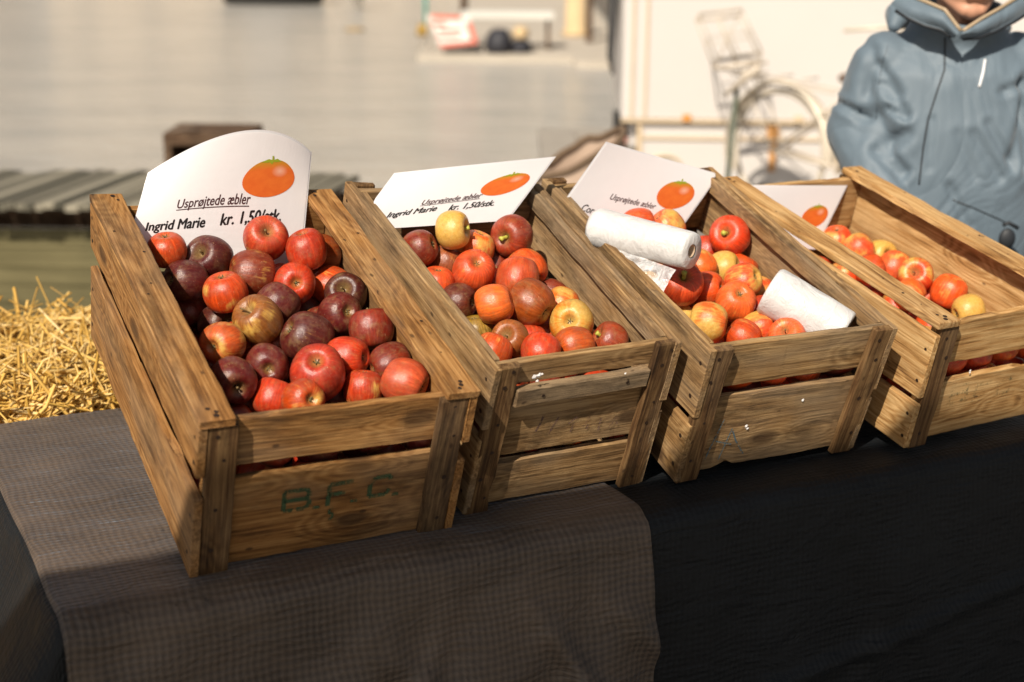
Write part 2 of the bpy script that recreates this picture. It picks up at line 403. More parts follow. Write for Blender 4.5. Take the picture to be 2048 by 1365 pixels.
# ------------------------------------------------------------------ tablecloths (waffle weave)
def cloth_mat(name, dark, light, rough, sheen, wscale=1.0, tint=None):
    m, N, L, B = newmat(name); g = NG(N, L)
    at = N.new('ShaderNodeAttribute'); at.attribute_name = 'gc'
    wob = N.new('ShaderNodeTexNoise'); wob.inputs['Scale'].default_value = 9; L.new(at.outputs['Vector'], wob.inputs['Vector'])
    vm = N.new('ShaderNodeVectorMath'); vm.operation = 'MULTIPLY_ADD'; L.new(wob.outputs['Color'], vm.inputs[0]); vm.inputs[1].default_value = (.022, .022, 0); L.new(at.outputs['Vector'], vm.inputs[2])
    x, y, z = g.sep(vm.outputs[0])
    k = math.pi / .0105 * wscale
    a = g.math('SINE', g.math('MULTIPLY', g.math('ADD', x, y), k)); b = g.math('SINE', g.math('MULTIPLY', g.math('SUBTRACT', x, y), k))
    cell = g.math('MULTIPLY_ADD', g.math('MULTIPLY', a, b), .5, .5)
    fine = g.noise(at.outputs['Vector'], 900, 2)
    big = g.noise(at.outputs['Vector'], 5, 4, .6)
    col = g.mix(g.math('MULTIPLY_ADD', cell, .5, g.math('MULTIPLY', g.ramp(big, [(.3, 0.0), (.7, 1.0)]), .5)), dark, light)
    col = g.mix(g.math('MULTIPLY', g.ramp(g.noise(g.scale(at.outputs['Vector'], (1, 1, 1), (4, 4, 4)), 46, 2), [(.70, 0.0), (.76, 1.0)]), .7), col, tuple(c * .3 for c in dark))
    L.new(col, B.inputs['Base Color'])
    B.inputs['Roughness'].default_value = rough; B.inputs['Specular IOR Level'].default_value = .5
    B.inputs['Sheen Weight'].default_value = sheen; B.inputs['Sheen Roughness'].default_value = .4
    if tint: B.inputs['Sheen Tint'].default_value = (*tint, 1)
    cm_ = g.math('MULTIPLY', cell, g.ramp(g.noise(at.outputs['Vector'], 11, 3), [(.32, .25), (.62, 1.0)]))
    crk = g.noise(g.scale(at.outputs['Vector'], (7, 16, 1)), 1.0, 4, .6, dist=.8)
    L.new(g.bump(fine, .3, .0008, g.bump(cm_, .7, .0019, g.bump(crk, .8, .012))), B.inputs['Normal'])
    return m
CL_BROWN = cloth_mat('brown_waffle_cloth', (.026, .018, .012), (.135, .096, .066), .5, .16, tint=(.65, .8, 1))
CL_BLACK = cloth_mat('black_waffle_cloth', (.0018, .0022, .0026), (.0085, .0105, .0125), .6, .02, tint=(.7, .85, 1))
CL_BLACK.node_tree.nodes['Principled BSDF'].inputs['Specular IOR Level'].default_value = .3

def drape(name, s0, s1, mat, lift, drop, folds, edge_r=.035, ns=150, over_left=0.0, bulge=None, thick=.0025, flare=.0):
    """cloth over the table: profile runs from the back edge over the top and down the front; folds(s, d) pushes the hanging part outwards"""
    prof = []   # (t, z, dist)
    t = TW_ + .01; d = 0
    prof.append((TW_ + .03, -.30)); prof.append((TW_ + .022, -.05)); prof.append((TW_ + .008, -.012))
    for i in range(61): prof.append((TW_ - .01 - (TW_ - .01 - edge_r) * i / 60, 0.0))
    for i in range(1, 9):
        a = math.pi / 2 * i / 8; prof.append((edge_r - edge_r * math.sin(a), -edge_r + edge_r * math.cos(a)))
    nd = 60
    for i in range(1, nd + 1): prof.append((0.0, -edge_r - (drop - edge_r) * i / nd))
    vs = []; gc = []; dist = 0; pt = prof[0]; np_ = len(prof)
    dcum = []
    for i, (t, z) in enumerate(prof):
        if i: dist += math.hypot(t - pt[0], z - pt[1])
        dcum.append(dist); pt = (t, z)
    for i, (t, z) in enumerate(prof):
        hang = max(0.0, -z - edge_r * .3) if t < .1 else 0.0
        for j in range(ns + 1):
            s = s0 + (s1 - s0) * j / ns
            zz = z; tt = t; ss = s
            nrm_t = -1 if hang > 0 else 0
            if bulge: zz += bulge(s, t) if z >= -edge_r else 0
            tt -= (folds(s, hang) + flare * hang) if hang > 0 else 0
            tt -= lift * (1 if hang > 0 else 0)
            zz += lift
            p = tpt(ss, tt, zz)
            if over_left:      # left edge bends down and flares outwards
                dl = over_left - (s - s0)
                if dl > 0:
                    c = min(dl, .04) / .04 * math.pi / 4
                    base = s0 + over_left
                    ss = base - dl * (.50 + .1 * math.sin(t * 17)); zz2 = zz - dl * .86 * min(1, dl / .05 + .2)
                    p = tpt(ss, tt, zz2)
            vs.append(p); gc.append((s, dcum[i], 0))
    fs = []
    W = ns + 1
    for i in range(np_ - 1):
        for j in range(ns):
            fs.append((i * W + j, (i + 1) * W + j, (i + 1) * W + j + 1, i * W + j + 1))
    mb = MB(); mb.add(vs, fs, 0, gc, smooth=True)
    o = mb.build(name, mat, origin=tuple(tpt((s0 + s1) / 2, 0, -.4)))
    return o
def fold_brown(s, h):
    a = min(1, h / .25)
    f = .016 * noise.noise(Vector((s * 4.5 + h * 1.2, h * 2.2, 1.0))) + .030 * noise.noise(Vector((s * 9 + h * 7.5, h * 3.0 - s * 2, 4.0)))
    for (c, sl, wd, am) in ((.10, .55, .03, .011), (.34, .75, .028, .010), (.56, -.45, .022, .013), (.60, .6, .02, .012), (.70, .85, .03, .012), (.87, .5, .035, .010), (1.02, .2, .03, .008), (.02, .12, .02, .02)):
        u = (s - c - sl * h) / wd
        f += 2.8 * am * math.exp(-u * u) * a * math.exp(-max(0, h - .25) * 1.5)
    return f * a + .022 * a + .05 * h
def fold_black(s, h):
    a = min(1, h / .3)
    f = .018 * noise.noise(Vector((s * 3.0 - h * 1.0, h * 1.6, 7.0))) + .006 * noise.noise(Vector((s * 10, h * 5.0, 9.0)))
    # long storage crease running diagonally
    u = (h - (.34 - (s - 1.05) * .16)) / .010
    f += .022 * math.exp(-u * u)
    for (c, sl, wd, am) in ((1.42, -.35, .03, .02), (1.72, .25, .05, .015), (1.25, .5, .03, .012), (2.0, -.2, .05, .015)):
        v = (s - c - sl * h) / wd; f += am * math.exp(-v * v) * a * math.exp(-h * 2)
    return f * a + .05 * h
def bul(s, t):
    b = .0035 * noise.noise(Vector((s * 5 - t * 4, t * 11, 3))) + .0012 * noise.noise(Vector((s * 25, t * 12, 5)))
    return b
CB = .862      # where the brown cloth ends
black = drape('black_cloth', -.34, TL_ + .12, CL_BLACK, .0, .70, fold_black, .03, 220, over_left=.335, bulge=lambda s, t: -.004 + (bul(s, t) if s > CB else 0))
tag(black, 'black waffle cloth hanging from the right half of the table, with a long diagonal crease', 'tablecloth', 'table cloths')
brown = drape('brown_cloth', -.015, CB, CL_BROWN, .005, .66, fold_brown, .035, 150, over_left=.014, bulge=bul)
tag(brown, 'brown-grey waffle cloth under the two left crates, its edge hanging over the black cloth', 'tablecloth', 'table cloths')
def crumb(u, v, s, col, lab):
    d = ray(u, v)
e = None

# ------------------------------------------------------------------ unseen canopy added over the buyers' side, shaped to shade the crate fronts
KC = 2.75
E0 = tpt(-2.2, -.02, .33) + SUN * KC; E1 = tpt(3.4, -.02, .07) + SUN * KC
BK = Vector((SUN.x, SUN.y, 0)).normalized() * 2.1
cn = empty('added_shade_canopy', tuple((E0 + E1) / 2), 'unseen pale canvas canopy added to shade the crate fronts', 'canopy')
mb = MB(); A_ = [E0, E1, E1 + BK, E0 + BK]
mb.add([tuple(p) for p in A_] + [tuple(p + Vector((0, 0, .004))) for p in A_], [(3, 2, 1, 0), (4, 5, 6, 7), (0, 1, 5, 4), (1, 2, 6, 5), (2, 3, 7, 6), (3, 0, 4, 7)])
mb.build('canvas', simple('canopy_canvas', (.45, .42, .36), .9, 0, .1, 5), cn)
mb = MB()
for a, b in ((0, 1), (1, 2), (2, 3), (3, 0)): mb.tube([A_[a] - Vector((0, 0, .02)), A_[b] - Vector((0, 0, .02))], .015, 8)
mb.build('canopy_frame', simple('canopy_steel', (.5, .5, .5), .4, .8), cn)
for p in (E0 + BK, E1 + BK):
    mb = MB(); mb.tube([(p.x, p.y, 0), (p.x, p.y, p.z - .02)], .02, 10); mb.build('canopy_post', simple('canopy_post_steel', (.5, .5, .5), .4, .8), cn)
# ------------------------------------------------------------------ crates
CRP = {1: [-0.3913, 1.6923, 0.4662, 0.3158, 0.0251, 0.3537, 0.5474, 0.2314],
       2: [-0.0713, 1.8935, 0.5087, 0.3541, 0.0304, 0.3022, 0.4649, 0.2429],
       3: [0.2312, 2.0215, 0.4872, 0.327, 0.0145, 0.3289, 0.5014, 0.2241],
       4: [0.5917, 2.1661, 0.547, 0.2425, 0.0004, 0.3311, 0.5356, 0.2195]}
WRP = {1: [[0.0013, -0.0022, -0.0019], [-0.0004, 0.0019, 0.0018], [0.0028, -0.0017, -0.0017], [0, 0, 0], [-0.0004, 0.0008, 0.0009], [0, -0.0006, -0.0008], [-0.0036, 0.003, 0.004], [0.0004, -0.0029, -0.0051]],
       2: [[0.0054, -0.0032, 0.0005], [-0.002, 0.0006, -0.0013], [0, 0, 0], [0, 0, 0], [0.0022, -0.0025, -0.0012], [-0.0059, 0.0058, 0.0005], [-0.0093, 0.0079, 0.0054], [0.0118, -0.0102, -0.0038]],
       3: [[0.0006, -0.0008, -0.0003], [-0.0005, 0.0012, 0.0007], [0, 0, 0], [0, 0, 0], [-0.0005, 0.001, 0.0007], [0.0005, -0.0014, -0.0012], [-0.0001, 0, -0.0001], [0, 0, 0]],
       4: [[0.0012, -0.0007, 0.0008], [0, 0, 0], [0, 0, 0], [0, 0, 0], [-0.0013, 0.0003, -0.0018], [0, 0, 0], [0.0003, 0.001, 0.0025], [-0.0009, -0.0006, -0.0032]]}
def crate_frame(i):
    x, y, yaw, t, r, W, L, H = CRP[i]
    M = Matrix.Rotation(yaw, 3, 'Z') @ Matrix.Rotation(t, 3, 'X') @ Matrix.Rotation(r, 3, 'Y')
    o = Vector((x * SC, y * SC, TZ))
    return M, o, W, L, H
def crate_pt(i, p, warp=True):
    """crate-local calibration units -> world"""
    M, o, W, L, H = crate_frame(i)
    q = Vector(p)
    if warp:
        a, b, c = p[0] / W, p[1] / L, p[2] / H; w = WRP[i]; d = Vector((0, 0, 0))
        for k in range(8):
            fx = a if k & 1 else 1 - a; fy = b if k & 2 else 1 - b; fz = c if k & 4 else 1 - c
            d += Vector(w[k]) * (fx * fy * fz)
        q = q + d
    return o + (M @ q) * SC
def nails(mb, i, pts, mat=1):
    """pts: (point, normal axis, sign) small sunk nail heads"""
    for (p, ax, sg, r) in pts:
        r *= 1.35
        vs = []; n = 8; a1, a2 = [k for k in range(3) if k != ax]
        for k in range(n):
            q = list(p); q[a1] += r * math.cos(k * 2 * math.pi / n) * 1.0; q[a2] += r * math.sin(k * 2 * math.pi / n); q[ax] += sg * .0006
            vs.append(crate_pt(i, q))
        q = list(p); q[ax] -= sg * .002; 
        f = tuple(range(n)); 
        # orient outward
        nrm = (vs[1] - vs[0]).cross(vs[2] - vs[1]); q2 = list(p); q2[ax] += sg * .01; dirn = crate_pt(i, q2) - crate_pt(i, p)
        mb.add(vs, [f if nrm.dot(dirn) > 0 else f[::-1]], mat)
T = .0115
def crate(i, label, mat, postmat, fronts, sides, back, caps, lath=None, postw=.037, worn=.5, capm=None):
    M, o, W, L, H = crate_frame(i)
    e = empty('apple_crate', tuple(crate_pt(i, (W / 2, L / 2, 0))), label, 'crate', 'wooden crates of apples on the stall table')
    wf = lambda p: tuple(crate_pt(i, p)); sd = i * 100; rnd = random.Random(i)
    def B_(name, lo, hi, ax, mt=mat, nl=(), jit=.0011, seg=26, lab=None):
        nonlocal sd; sd += 1
        mb = MB(); board_geo(mb, lo, hi, ax, .0016, seg, jit, 0, wf, sd, worn)
        if nl: nails(mb, i, nl)
        ob = mb.build(name, [mt, NAIL], e)
        if lab: ob['label'] = lab
        return ob
    ct = .012 if caps else 0
    top = H - ct
    # corner posts, outside the end panels
    for (y0, y1, sg) in ((0, T, -1), (L - T, L, 1)):
        for sx in (0, 1):
            x0 = .0118 if sx == 0 else W - .0118 - postw
            if not caps: x0 = .004 if sx == 0 else W - .004 - postw
            nl = []
            for zz in [z for (z0, z1) in (fronts if sg < 0 else back) for z in (z0 + (z1 - z0) * .25, z0 + (z1 - z0) * .75)]:
                nl.append(((x0 + postw * rnd.uniform(.3, .7), y0 if sg < 0 else y1, zz + rnd.uniform(-.006, .006)), 1, sg, rnd.uniform(.0016, .0027)))
            if caps: zlo = -.0015
            else: zlo = -.003
            B_('corner_post', (x0, y0, zlo), (x0 + postw, y1, top - .001), 2, postmat, nl, .0014, 20)
    for (z0, z1) in fronts: B_('front_board', (.0125, T + .0003, z0), (W - .0125, 2 * T, z1), 0)
    for (z0, z1) in back: B_('back_board', (.0125, L - 2 * T, z0), (W - .0125, L - T - .0003, z1), 0)
    for sx in (0, 1):
        for (z0, z1) in sides:
            x0, x1 = (0, T) if sx == 0 else (W - T, W)
            nl = []
            for yy in (.012, L - .014):
                for q in (.25, .75): nl.append((((x0 if sx == 0 else x1), yy + rnd.uniform(-.004, .004), z0 + (z1 - z0) * q), 0, -1 if sx == 0 else 1, rnd.uniform(.0016, .0026)))
            yo = rnd.uniform(0, .0012)
            B_('side_board', (x0, -.0012 + yo, z0), (x1, L + .001 + yo, z1), 1, nl=nl)
        if not caps:     # inner corner cleats make the thin double edge seen on top
            x0, x1 = (T + .0004, T + .011) if sx == 0 else (W - T - .011, W - T - .0004)
            B_('inner_rail', (x0, 2 * T + .001, H - .030), (x1, L - 2 * T - .001, H - .0035), 1)
    if caps:
        for sx in (0, 1):
            x0, x1 = (-.0005, .0435) if sx == 0 else (W - .0435, W + .0005)
            nl = []
            for yy in (.006, .013, .020, L - .02, L - .008):
                nl.append(((x0 + (x1 - x0) * rnd.uniform(.2, .8), yy, H), 2, 1, rnd.uniform(.0016, .0028)))
            for q in range(4): nl.append(((x0 + (x1 - x0) * rnd.uniform(.15, .85), rnd.uniform(.05, L - .05), H), 2, 1, rnd.uniform(.0009, .0018)))
            B_('top_rail', (x0, -.002, H - ct + .0002), (x1, L + .002, H), 1, capm or mat, nl, .0012)
    # bottom slats
    k = 4; bw = (W - .028) / k
    for q in range(k): B_('bottom_slat', (.014 + q * bw + .002, 2 * T + .0005, .0005), (.014 + (q + 1) * bw - .002, L - 2 * T - .0005, .008), 1)
    if lath:
        (z0, z1, y0, y1) = lath
        B_('front_lath', (postw + .006, y0, z0), (W - postw - .006, y1, z1), 0, lab='narrow grey lath nailed across the front, spotted with white paint',
           nl=[((.085, y0, (z0 + z1) / 2), 1, -1, .002), ((W - .08, y0, (z0 + z1) / 2), 1, -1, .002)])
    return e
C1 = crate(1, 'honey brown wooden crate of dark red apples, the widest and leftmost of the four', W_C1, W_POST,
           [(.002, .132), (.151, .2185)], [(.001, .119), (.149, .2188)], [(.002, .11), (.125, .2185)], True)
C2 = crate(2, 'weathered grey-brown crate with three front boards and a nailed lath, second from the left', W_C2, W_POST,
           [(.003, .073), (.085, .171), (.2035, .238)], [(.001, .128), (.146, .2425)], [(.003, .10), (.115, .2385)], False, lath=(.176, .2035, -.002, T + .0001))
C3 = crate(3, 'weathered crate with bag rolls on its apples and blue chalk marks on its front', W_C3, W_POST,
           [(.003, .131), (.149, .2195)], [(.001, .098), (.112, .2238)], [(.003, .11), (.122, .2195)], False)
C4 = crate(4, 'pale brown crate with few apples, at the right end of the row beside the person', W_C4, W_POST,
           [(.003, .103), (.133, .2072)], [(.001, .078), (.090, .1965)], [(.003, .10), (.108, .2072)], True)
# beam that props the backs of the crates up
mb = MB(); 
sup = empty('support_beam', tuple(tpt(.75, .52, .0)), 'rough timber beam propping up the backs of the crates on the table', 'beam')
board_geo(mb, (.42, .55, .004), (1.78, .64, .140), 0, .004, 20, .002, 0, lambda p: tuple(Mt @ Vector(p)), 900)
mb.build('timber', W_OLD, sup)

# stencils and marks on the front boards
def front_hit(i, u, v, y=T - .0001):
    """crate-local point where the pixel ray meets the front board"""
    M, o, W, L, H = crate_frame(i)
    d = M.transposed() @ ray(u, v); c = M.transposed() @ ((Vector((0, 0, CAM_Z)) - o) / SC)
    t = (y - c.y) / d.y; return c + d * t
def ribbon(mb, pts, w, to3, mat=0):
    """flat stroke through 2-D points, mapped to 3-D by to3(x, z)"""
    for a, b in zip(pts[:-1], pts[1:]):
        dx, dz = b[0] - a[0], b[1] - a[1]; L_ = math.hypot(dx, dz); nx, nz = -dz / L_ * w / 2, dx / L_ * w / 2
        n = max(2, int(L_ / .004)); vs = []
        for k in range(n + 1):
            x, z = a[0] + dx * k / n, a[1] + dz * k / n; vs += [to3(x + nx, z + nz), to3(x - nx, z - nz)]
        mb.add(vs, [(2 * k, 2 * k + 1, 2 * k + 3, 2 * k + 2) for k in range(n)], mat, gc=[tuple(q) for q in vs])
def paint(name, col, wear):
    m, N, L, B = newmat(name); g = NG(N, L); tc = N.new('ShaderNodeTexCoord')
    B.inputs['Base Color'].default_value = (*col, 1); B.inputs['Roughness'].default_value = .8
    nn = g.noise(tc.outputs['Object'], 260, 3, .7); n2 = g.noise(tc.outputs['Object'], 55, 3, .7)
    L.new(g.ramp(g.math('ADD', g.math('MULTIPLY', nn, .5), g.math('MULTIPLY', n2, .5)), [(wear - .06, 0.0), (wear + .07, .78)]), B.inputs['Alpha'])
    return m
GREEN = paint('faded_green_stencil', (.035, .085, .035), .44); GREEN2 = paint('rubbed_green_stencil', (.06, .10, .045), .57)
BLUE = paint('blue_chalk', (.06, .15, .20), .46); RED = paint('faded_red_brush', (.13, .07, .06), .50); WHITEP = simple('white_paint_spot', (.75, .72, .70), .5, 0, .1, 90)
# letter strokes in a 1x1 box
GLY = {'B': [[(0, 0), (0, 1)], [(0, 1), (.85, 1)], [(.85, 1), (.98, .88)], [(.98, .88), (.98, .62)], [(.98, .62), (.86, .52)], [(0, .52), (.86, .52)], [(.86, .52), (1, .42)], [(1, .42), (1, .14)], [(1, .14), (.82, 0)], [(0, 0), (.82, 0)]],
       'F': [[(0, 0), (0, 1)], [(0, 1), (.9, 1)], [(0, .52), (.62, .52)]],
       'C': [[(.92, .78), (.92, .96)], [(.92, .98), (.25, .98)], [(.25, .98), (.02, .74)], [(.02, .74), (.02, .08)], [(.02, .04), (.75, .04)], [(.75, .04), (.92, .28)]],
       '5': [[(.85, 1), (.1, 1)], [(.1, 1), (.08, .55)], [(.08, .55), (.75, .6)], [(.75, .6), (.9, .35)], [(.9, .35), (.75, .05)], [(.75, .05), (.05, .02)]],
       '.': [[(0, .0), (.0, 1)]]}
def stencil(i, parent, name, mat, items, sw):
    mb = MB()
    for (ch, bl_, br_, tl_) in items:
        P0, P1, P2 = (front_hit(i, *q) for q in (bl_, br_, tl_))
        ex = (P1 - P0); ez = (P2 - P0)
        wx = ex.length; wz = ez.length
        def to3(x, z): return Vector(crate_pt(i, Vector((P0.x, 0, P0.z)) * 1 + Vector((ex.x * x / wx + ez.x * z / wz, T - .0006, ex.z * x / wx + ez.z * z / wz)), False))
        for st in GLY[ch]: ribbon(mb, [(a * wx, b * wz) for a, b in st], sw if ch != '.' else sw * 1.5, to3)
    return mb.build(name, mat, parent)
Z = 2048 / 280.
def zz(x, y): return (540 + x / Z, 930 + y / Z)
stencil(1, C1, 'stencil_lettering', GREEN, [('B', zz(190, 680), zz(560, 620), zz(215, 405)), ('.', zz(670, 640), zz(700, 636), zz(672, 600)), ('F', zz(835, 600), zz(1215, 530), zz(880, 295)),
        ('.', zz(1220, 545), zz(1250, 540), zz(1225, 500)), ('C', zz(1435, 480), zz(1760, 420), zz(1470, 200)), ('.', zz(1825, 445), zz(1855, 440), zz(1828, 400))], .0062)
stencil(1, C1, 'stencil_number', GREEN, [('5', zz(845, 800), zz(915, 785), zz(860, 650))], .0034)
Z4 = 1274 / 168.
def z4(x, y): return (1880 + x / Z4, 680 + y / Z4)
stencil(4, C4, 'stencil_lettering', GREEN2, [('B', z4(110, 980), z4(370, 900), z4(200, 720)), ('.', z4(395, 930), z4(420, 920), z4(398, 890)), ('F', z4(490, 920), z4(760, 850), z4(560, 690)), ('C', z4(840, 860), z4(1040, 790), z4(890, 620))], .0055)
def marks(i, parent, name, mat, strokes, w, y=T - .0006):
    mb = MB()
    for st in strokes:
        P = [front_hit(i, *q) for q in st]
        ribbon(mb, [(p.x, p.z) for p in P], w, lambda x, z: Vector(crate_pt(i, (x, y, z), False)))
    return mb.build(name, mat, parent)
Z3 = 1985 / 320.
def z3(x, y): return (1400 + x / Z3, 720 + y / Z3)
marks(3, C3, 'chalk_marks', BLUE, [[z3(300, 740), z3(230, 880), z3(130, 1080), z3(60, 1230)], [z3(400, 850), z3(330, 1000), z3(220, 1240)], [z3(405, 880), z3(440, 1000), z3(530, 1160)], [z3(190, 1010), z3(385, 1045)]], .0022)
Z2 = 2048 / 280.
def z2(x, y): return (1000 + x / Z2, 760 + y / Z2)
marks(2, C2, 'faded_brush_marks', RED, [[z2(640, 520), z2(580, 650), z2(490, 800)], [z2(870, 530), z2(760, 690), z2(700, 800)], [z2(1130, 540), z2(1000, 640)], [z2(1080, 620), z2(1030, 760)], [z2(1310, 540), z2(1210, 690)], [z2(1320, 560), z2(1260, 720)],
       [z2(1480, 560), z2(1430, 740)], [z2(1700, 530), z2(1590, 700)], [z2(1710, 540), z2(1700, 660)]], .0035)
def blobs(i, parent, name, mat, spots, y):
    mb = MB(); rnd = random.Random(i * 7)
    for (u, v, r) in spots:
        P = front_hit(i, u, v, y); n = 9; c = [crate_pt(i, (P.x + r * rnd.uniform(.5, 1.3) * math.cos(k * 6.283 / n), y - .0006, P.z + r * rnd.uniform(.5, 1.2) * math.sin(k * 6.283 / n)), False) for k in range(n)]
        mid = crate_pt(i, (P.x, y - .0022, P.z), False)
        mb.add([mid] + c, [(0, 1 + k, 1 + (k + 1) % n) for k in range(n)] + [(0, 1 + (k + 1) % n, 1 + k) for k in range(0)])
    return mb.build(name, mat, parent)
blobs(2, C2, 'paint_spot', WHITEP, [(1069, 754, .005), (1078, 750, .004), (1074, 762, .003), (1084, 748, .002)], -.002); blobs(2, C2, 'paint_spot', WHITEP, [(1250, 747, .002)], -.002)
blobs(3, C3, 'paper_scrap', WHITEP, [(1605, 801, .0032)], T); blobs(3, C3, 'paper_scrap', WHITEP, [(1492, 853, .0035), (1494, 857, .0025)], T)
blobs(4, C4, 'paint_spot', WHITEP, [(1939, 745, .0028), (1940, 741, .002)], T)

# ------------------------------------------------------------------ apples
m, N, L, B = newmat('apple_skin'); g = NG(N, L)
tc = N.new('ShaderNodeTexCoord'); oi = N.new('ShaderNodeObjectInfo')
oc = tc.outputs['Object']; x, y, z = g.sep(oc); rndw = g.math('MULTIPLY', oi.outputs['Random'], 40.0)
blush = oi.outputs['Color']; al = oi.outputs['Alpha']     # alpha = how much ground colour shows
ang = g.math('ARCTAN2', y, x)
ca = g.math('MULTIPLY', g.math('COSINE', ang), 1.0); sa = g.math('SINE', ang)
streak = g.noise(g.comb(g.math('MULTIPLY', ca, 9.0), g.math('MULTIPLY', sa, 9.0), g.math('MULTIPLY', z, 1.2)), 1.0, 4, .65, w=rndw)
patch = g.noise(oc, 1.1, 2, .5, w=rndw)
mott = g.ramp(g.noise(oc, 8, 6, .72, w=rndw), [(.30, 0.0), (.70, 1.0)])
# ground colour appears on one side, in streaks, and around the stem
gmask = g.math('ADD', g.math('MULTIPLY', patch, 1.25), g.math('MULTIPLY', streak, .55))
thr = g.math('MULTIPLY_ADD', al, -.85, 1.32)
gm = g.math('MULTIPLY', g.math('SUBTRACT', gmask, thr), 4.5, clamp=True)
ground = g.mix(mott, (.50, .25, .035), (.68, .44, .11))
red = g.mix(g.math('MULTIPLY_ADD', mott, .8, .05), g.mix(.45, blush, (.05, .003, .003), 'MIX'), blush)
red = g.mix(g.math('MULTIPLY', g.ramp(streak, [(.44, 0.0), (.70, 1.0)]), .48), red, g.mix(.10, g.mix(1.0, blush, blush, 'ADD'), (.50, .22, .03)))
dk = g.ramp(g.noise(oc, 1.3, 1, .5, w=g.math('ADD', rndw, 7.0)), [(.42, 0.0), (.68, 1.0)])
red = g.mix(g.math('MULTIPLY', dk, .5), red, g.mix(.6, blush, (.05, .004, .006)))
col = g.mix(gm, red, ground)
# russet round the stem bowl and in patches
rad = g.math('SQRT', g.math('ADD', g.math('MULTIPLY', x, x), g.math('MULTIPLY', y, y)))
bowl = g.math('MULTIPLY', g.ramp(rad, [(.10, 1.0), (.42, 0.0)]), g.ramp(z, [(.35, 0.0), (.55, 1.0)]))
rus = g.ramp(g.noise(oc, 2.6, 5, .7, w=g.math('ADD', rndw, 3.0)), [(.50, 0.0), (.70, .9)])
col = g.mix(g.math('MAXIMUM', g.math('MULTIPLY', bowl, .75), g.math('MULTIPLY', rus, .42)), col, g.mix(mott, (.16, .09, .03), (.34, .24, .09)))
calb = g.math('MULTIPLY', g.ramp(rad, [(.08, 1.0), (.34, 0.0)]), g.ramp(g.math('MULTIPLY', z, -1.0), [(.45, 0.0), (.60, .6)]))
col = g.mix(calb, col, (.30, .20, .05))
# lenticels
vo = N.new('ShaderNodeTexVoronoi'); vo.voronoi_dimensions = '4D'; L.new(oc, vo.inputs['Vector']); L.new(rndw, vo.inputs['W']); vo.inputs['Scale'].default_value = 8.5
ld = g.ramp(vo.outputs['Distance'], [(0, 1.0), (.10, .9), (.19, 0.0)])
lsel = g.ramp(g.noise(oc, 2.2, 2, .5, w=g.math('ADD', rndw, 11.0)), [(.40, .15), (.60, 1.0)])
vo2 = N.new('ShaderNodeTexVoronoi'); vo2.voronoi_dimensions = '4D'; L.new(oc, vo2.inputs['Vector']); L.new(rndw, vo2.inputs['W']); vo2.inputs['Scale'].default_value = 16
ld2 = g.ramp(vo2.outputs['Distance'], [(0, 1.0), (.16, .6), (.24, 0.0)])
lent = g.math('MULTIPLY', g.math('MAXIMUM', ld, g.math('MULTIPLY', ld2, .6)), lsel)
col = g.mix(g.math('MULTIPLY', lent, .85), col, (.56, .36, .22))
# dusty bloom
dust = g.ramp(g.noise(oc, 1.9, 5, .7, w=g.math('ADD', rndw, 19.0)), [(.48, 0.0), (.78, .20)])
col = g.mix(dust, col, (.42, .27, .18))
L.new(col, B.inputs['Base Color'])
L.new(g.math('MULTIPLY_ADD', mott, .22, g.math('MULTIPLY_ADD', dust, .5, .24)), B.inputs['Roughness'])
B.inputs['Specular IOR Level'].default_value = .5
B.inputs['Subsurface Weight'].default_value = .06; B.inputs['Subsurface Radius'].default_value = (.5, .15, .06); B.inputs['Subsurface Scale'].default_value = .08
L.new(g.bump(g.math('ADD', g.math('MULTIPLY', mott, .7), g.math('MULTIPLY', lent, .6)), .12, .02), B.inputs['Normal'])
SKIN = m
STEM = simple('apple_stem', (.16, .10, .035), .7, 0, .3, 30); STEMG = simple('fresh_green_stem', (.42, .40, .06), .6, 0, .2, 30)
CALYX = simple('apple_calyx', (.13, .11, .045), .8, 0, .4, 30)
PROF = [(0, .50), (.05, .505), (.10, .54), (.17, .64), (.26, .745), (.38, .835), (.52, .875), (.67, .84), (.81, .72), (.92, .52), (.985, .27), (1.0, .02), (.975, -.22), (.91, -.44), (.80, -.63), (.66, -.77), (.52, -.845), (.39, -.86), (.29, -.82), (.21, -.75), (.13, -.69), (.06, -.67), (0, -.665)]
def catmull(P, k=2):
    out = []
    for i in range(len(P) - 1):
        p0, p1, p2, p3 = P[max(i - 1, 0)], P[i], P[i + 1], P[min(i + 2, len(P) - 1)]
        for j in range(k):
            t = j / k
            out.append(tuple(.5 * ((2 * b) + (-a + c) * t + (2 * a - 5 * b + 4 * c - d) * t * t + (-a + 3 * b - 3 * c + d) * t ** 3) for a, b, c, d in zip(p0, p1, p2, p3)))
    out.append(P[-1]); return out
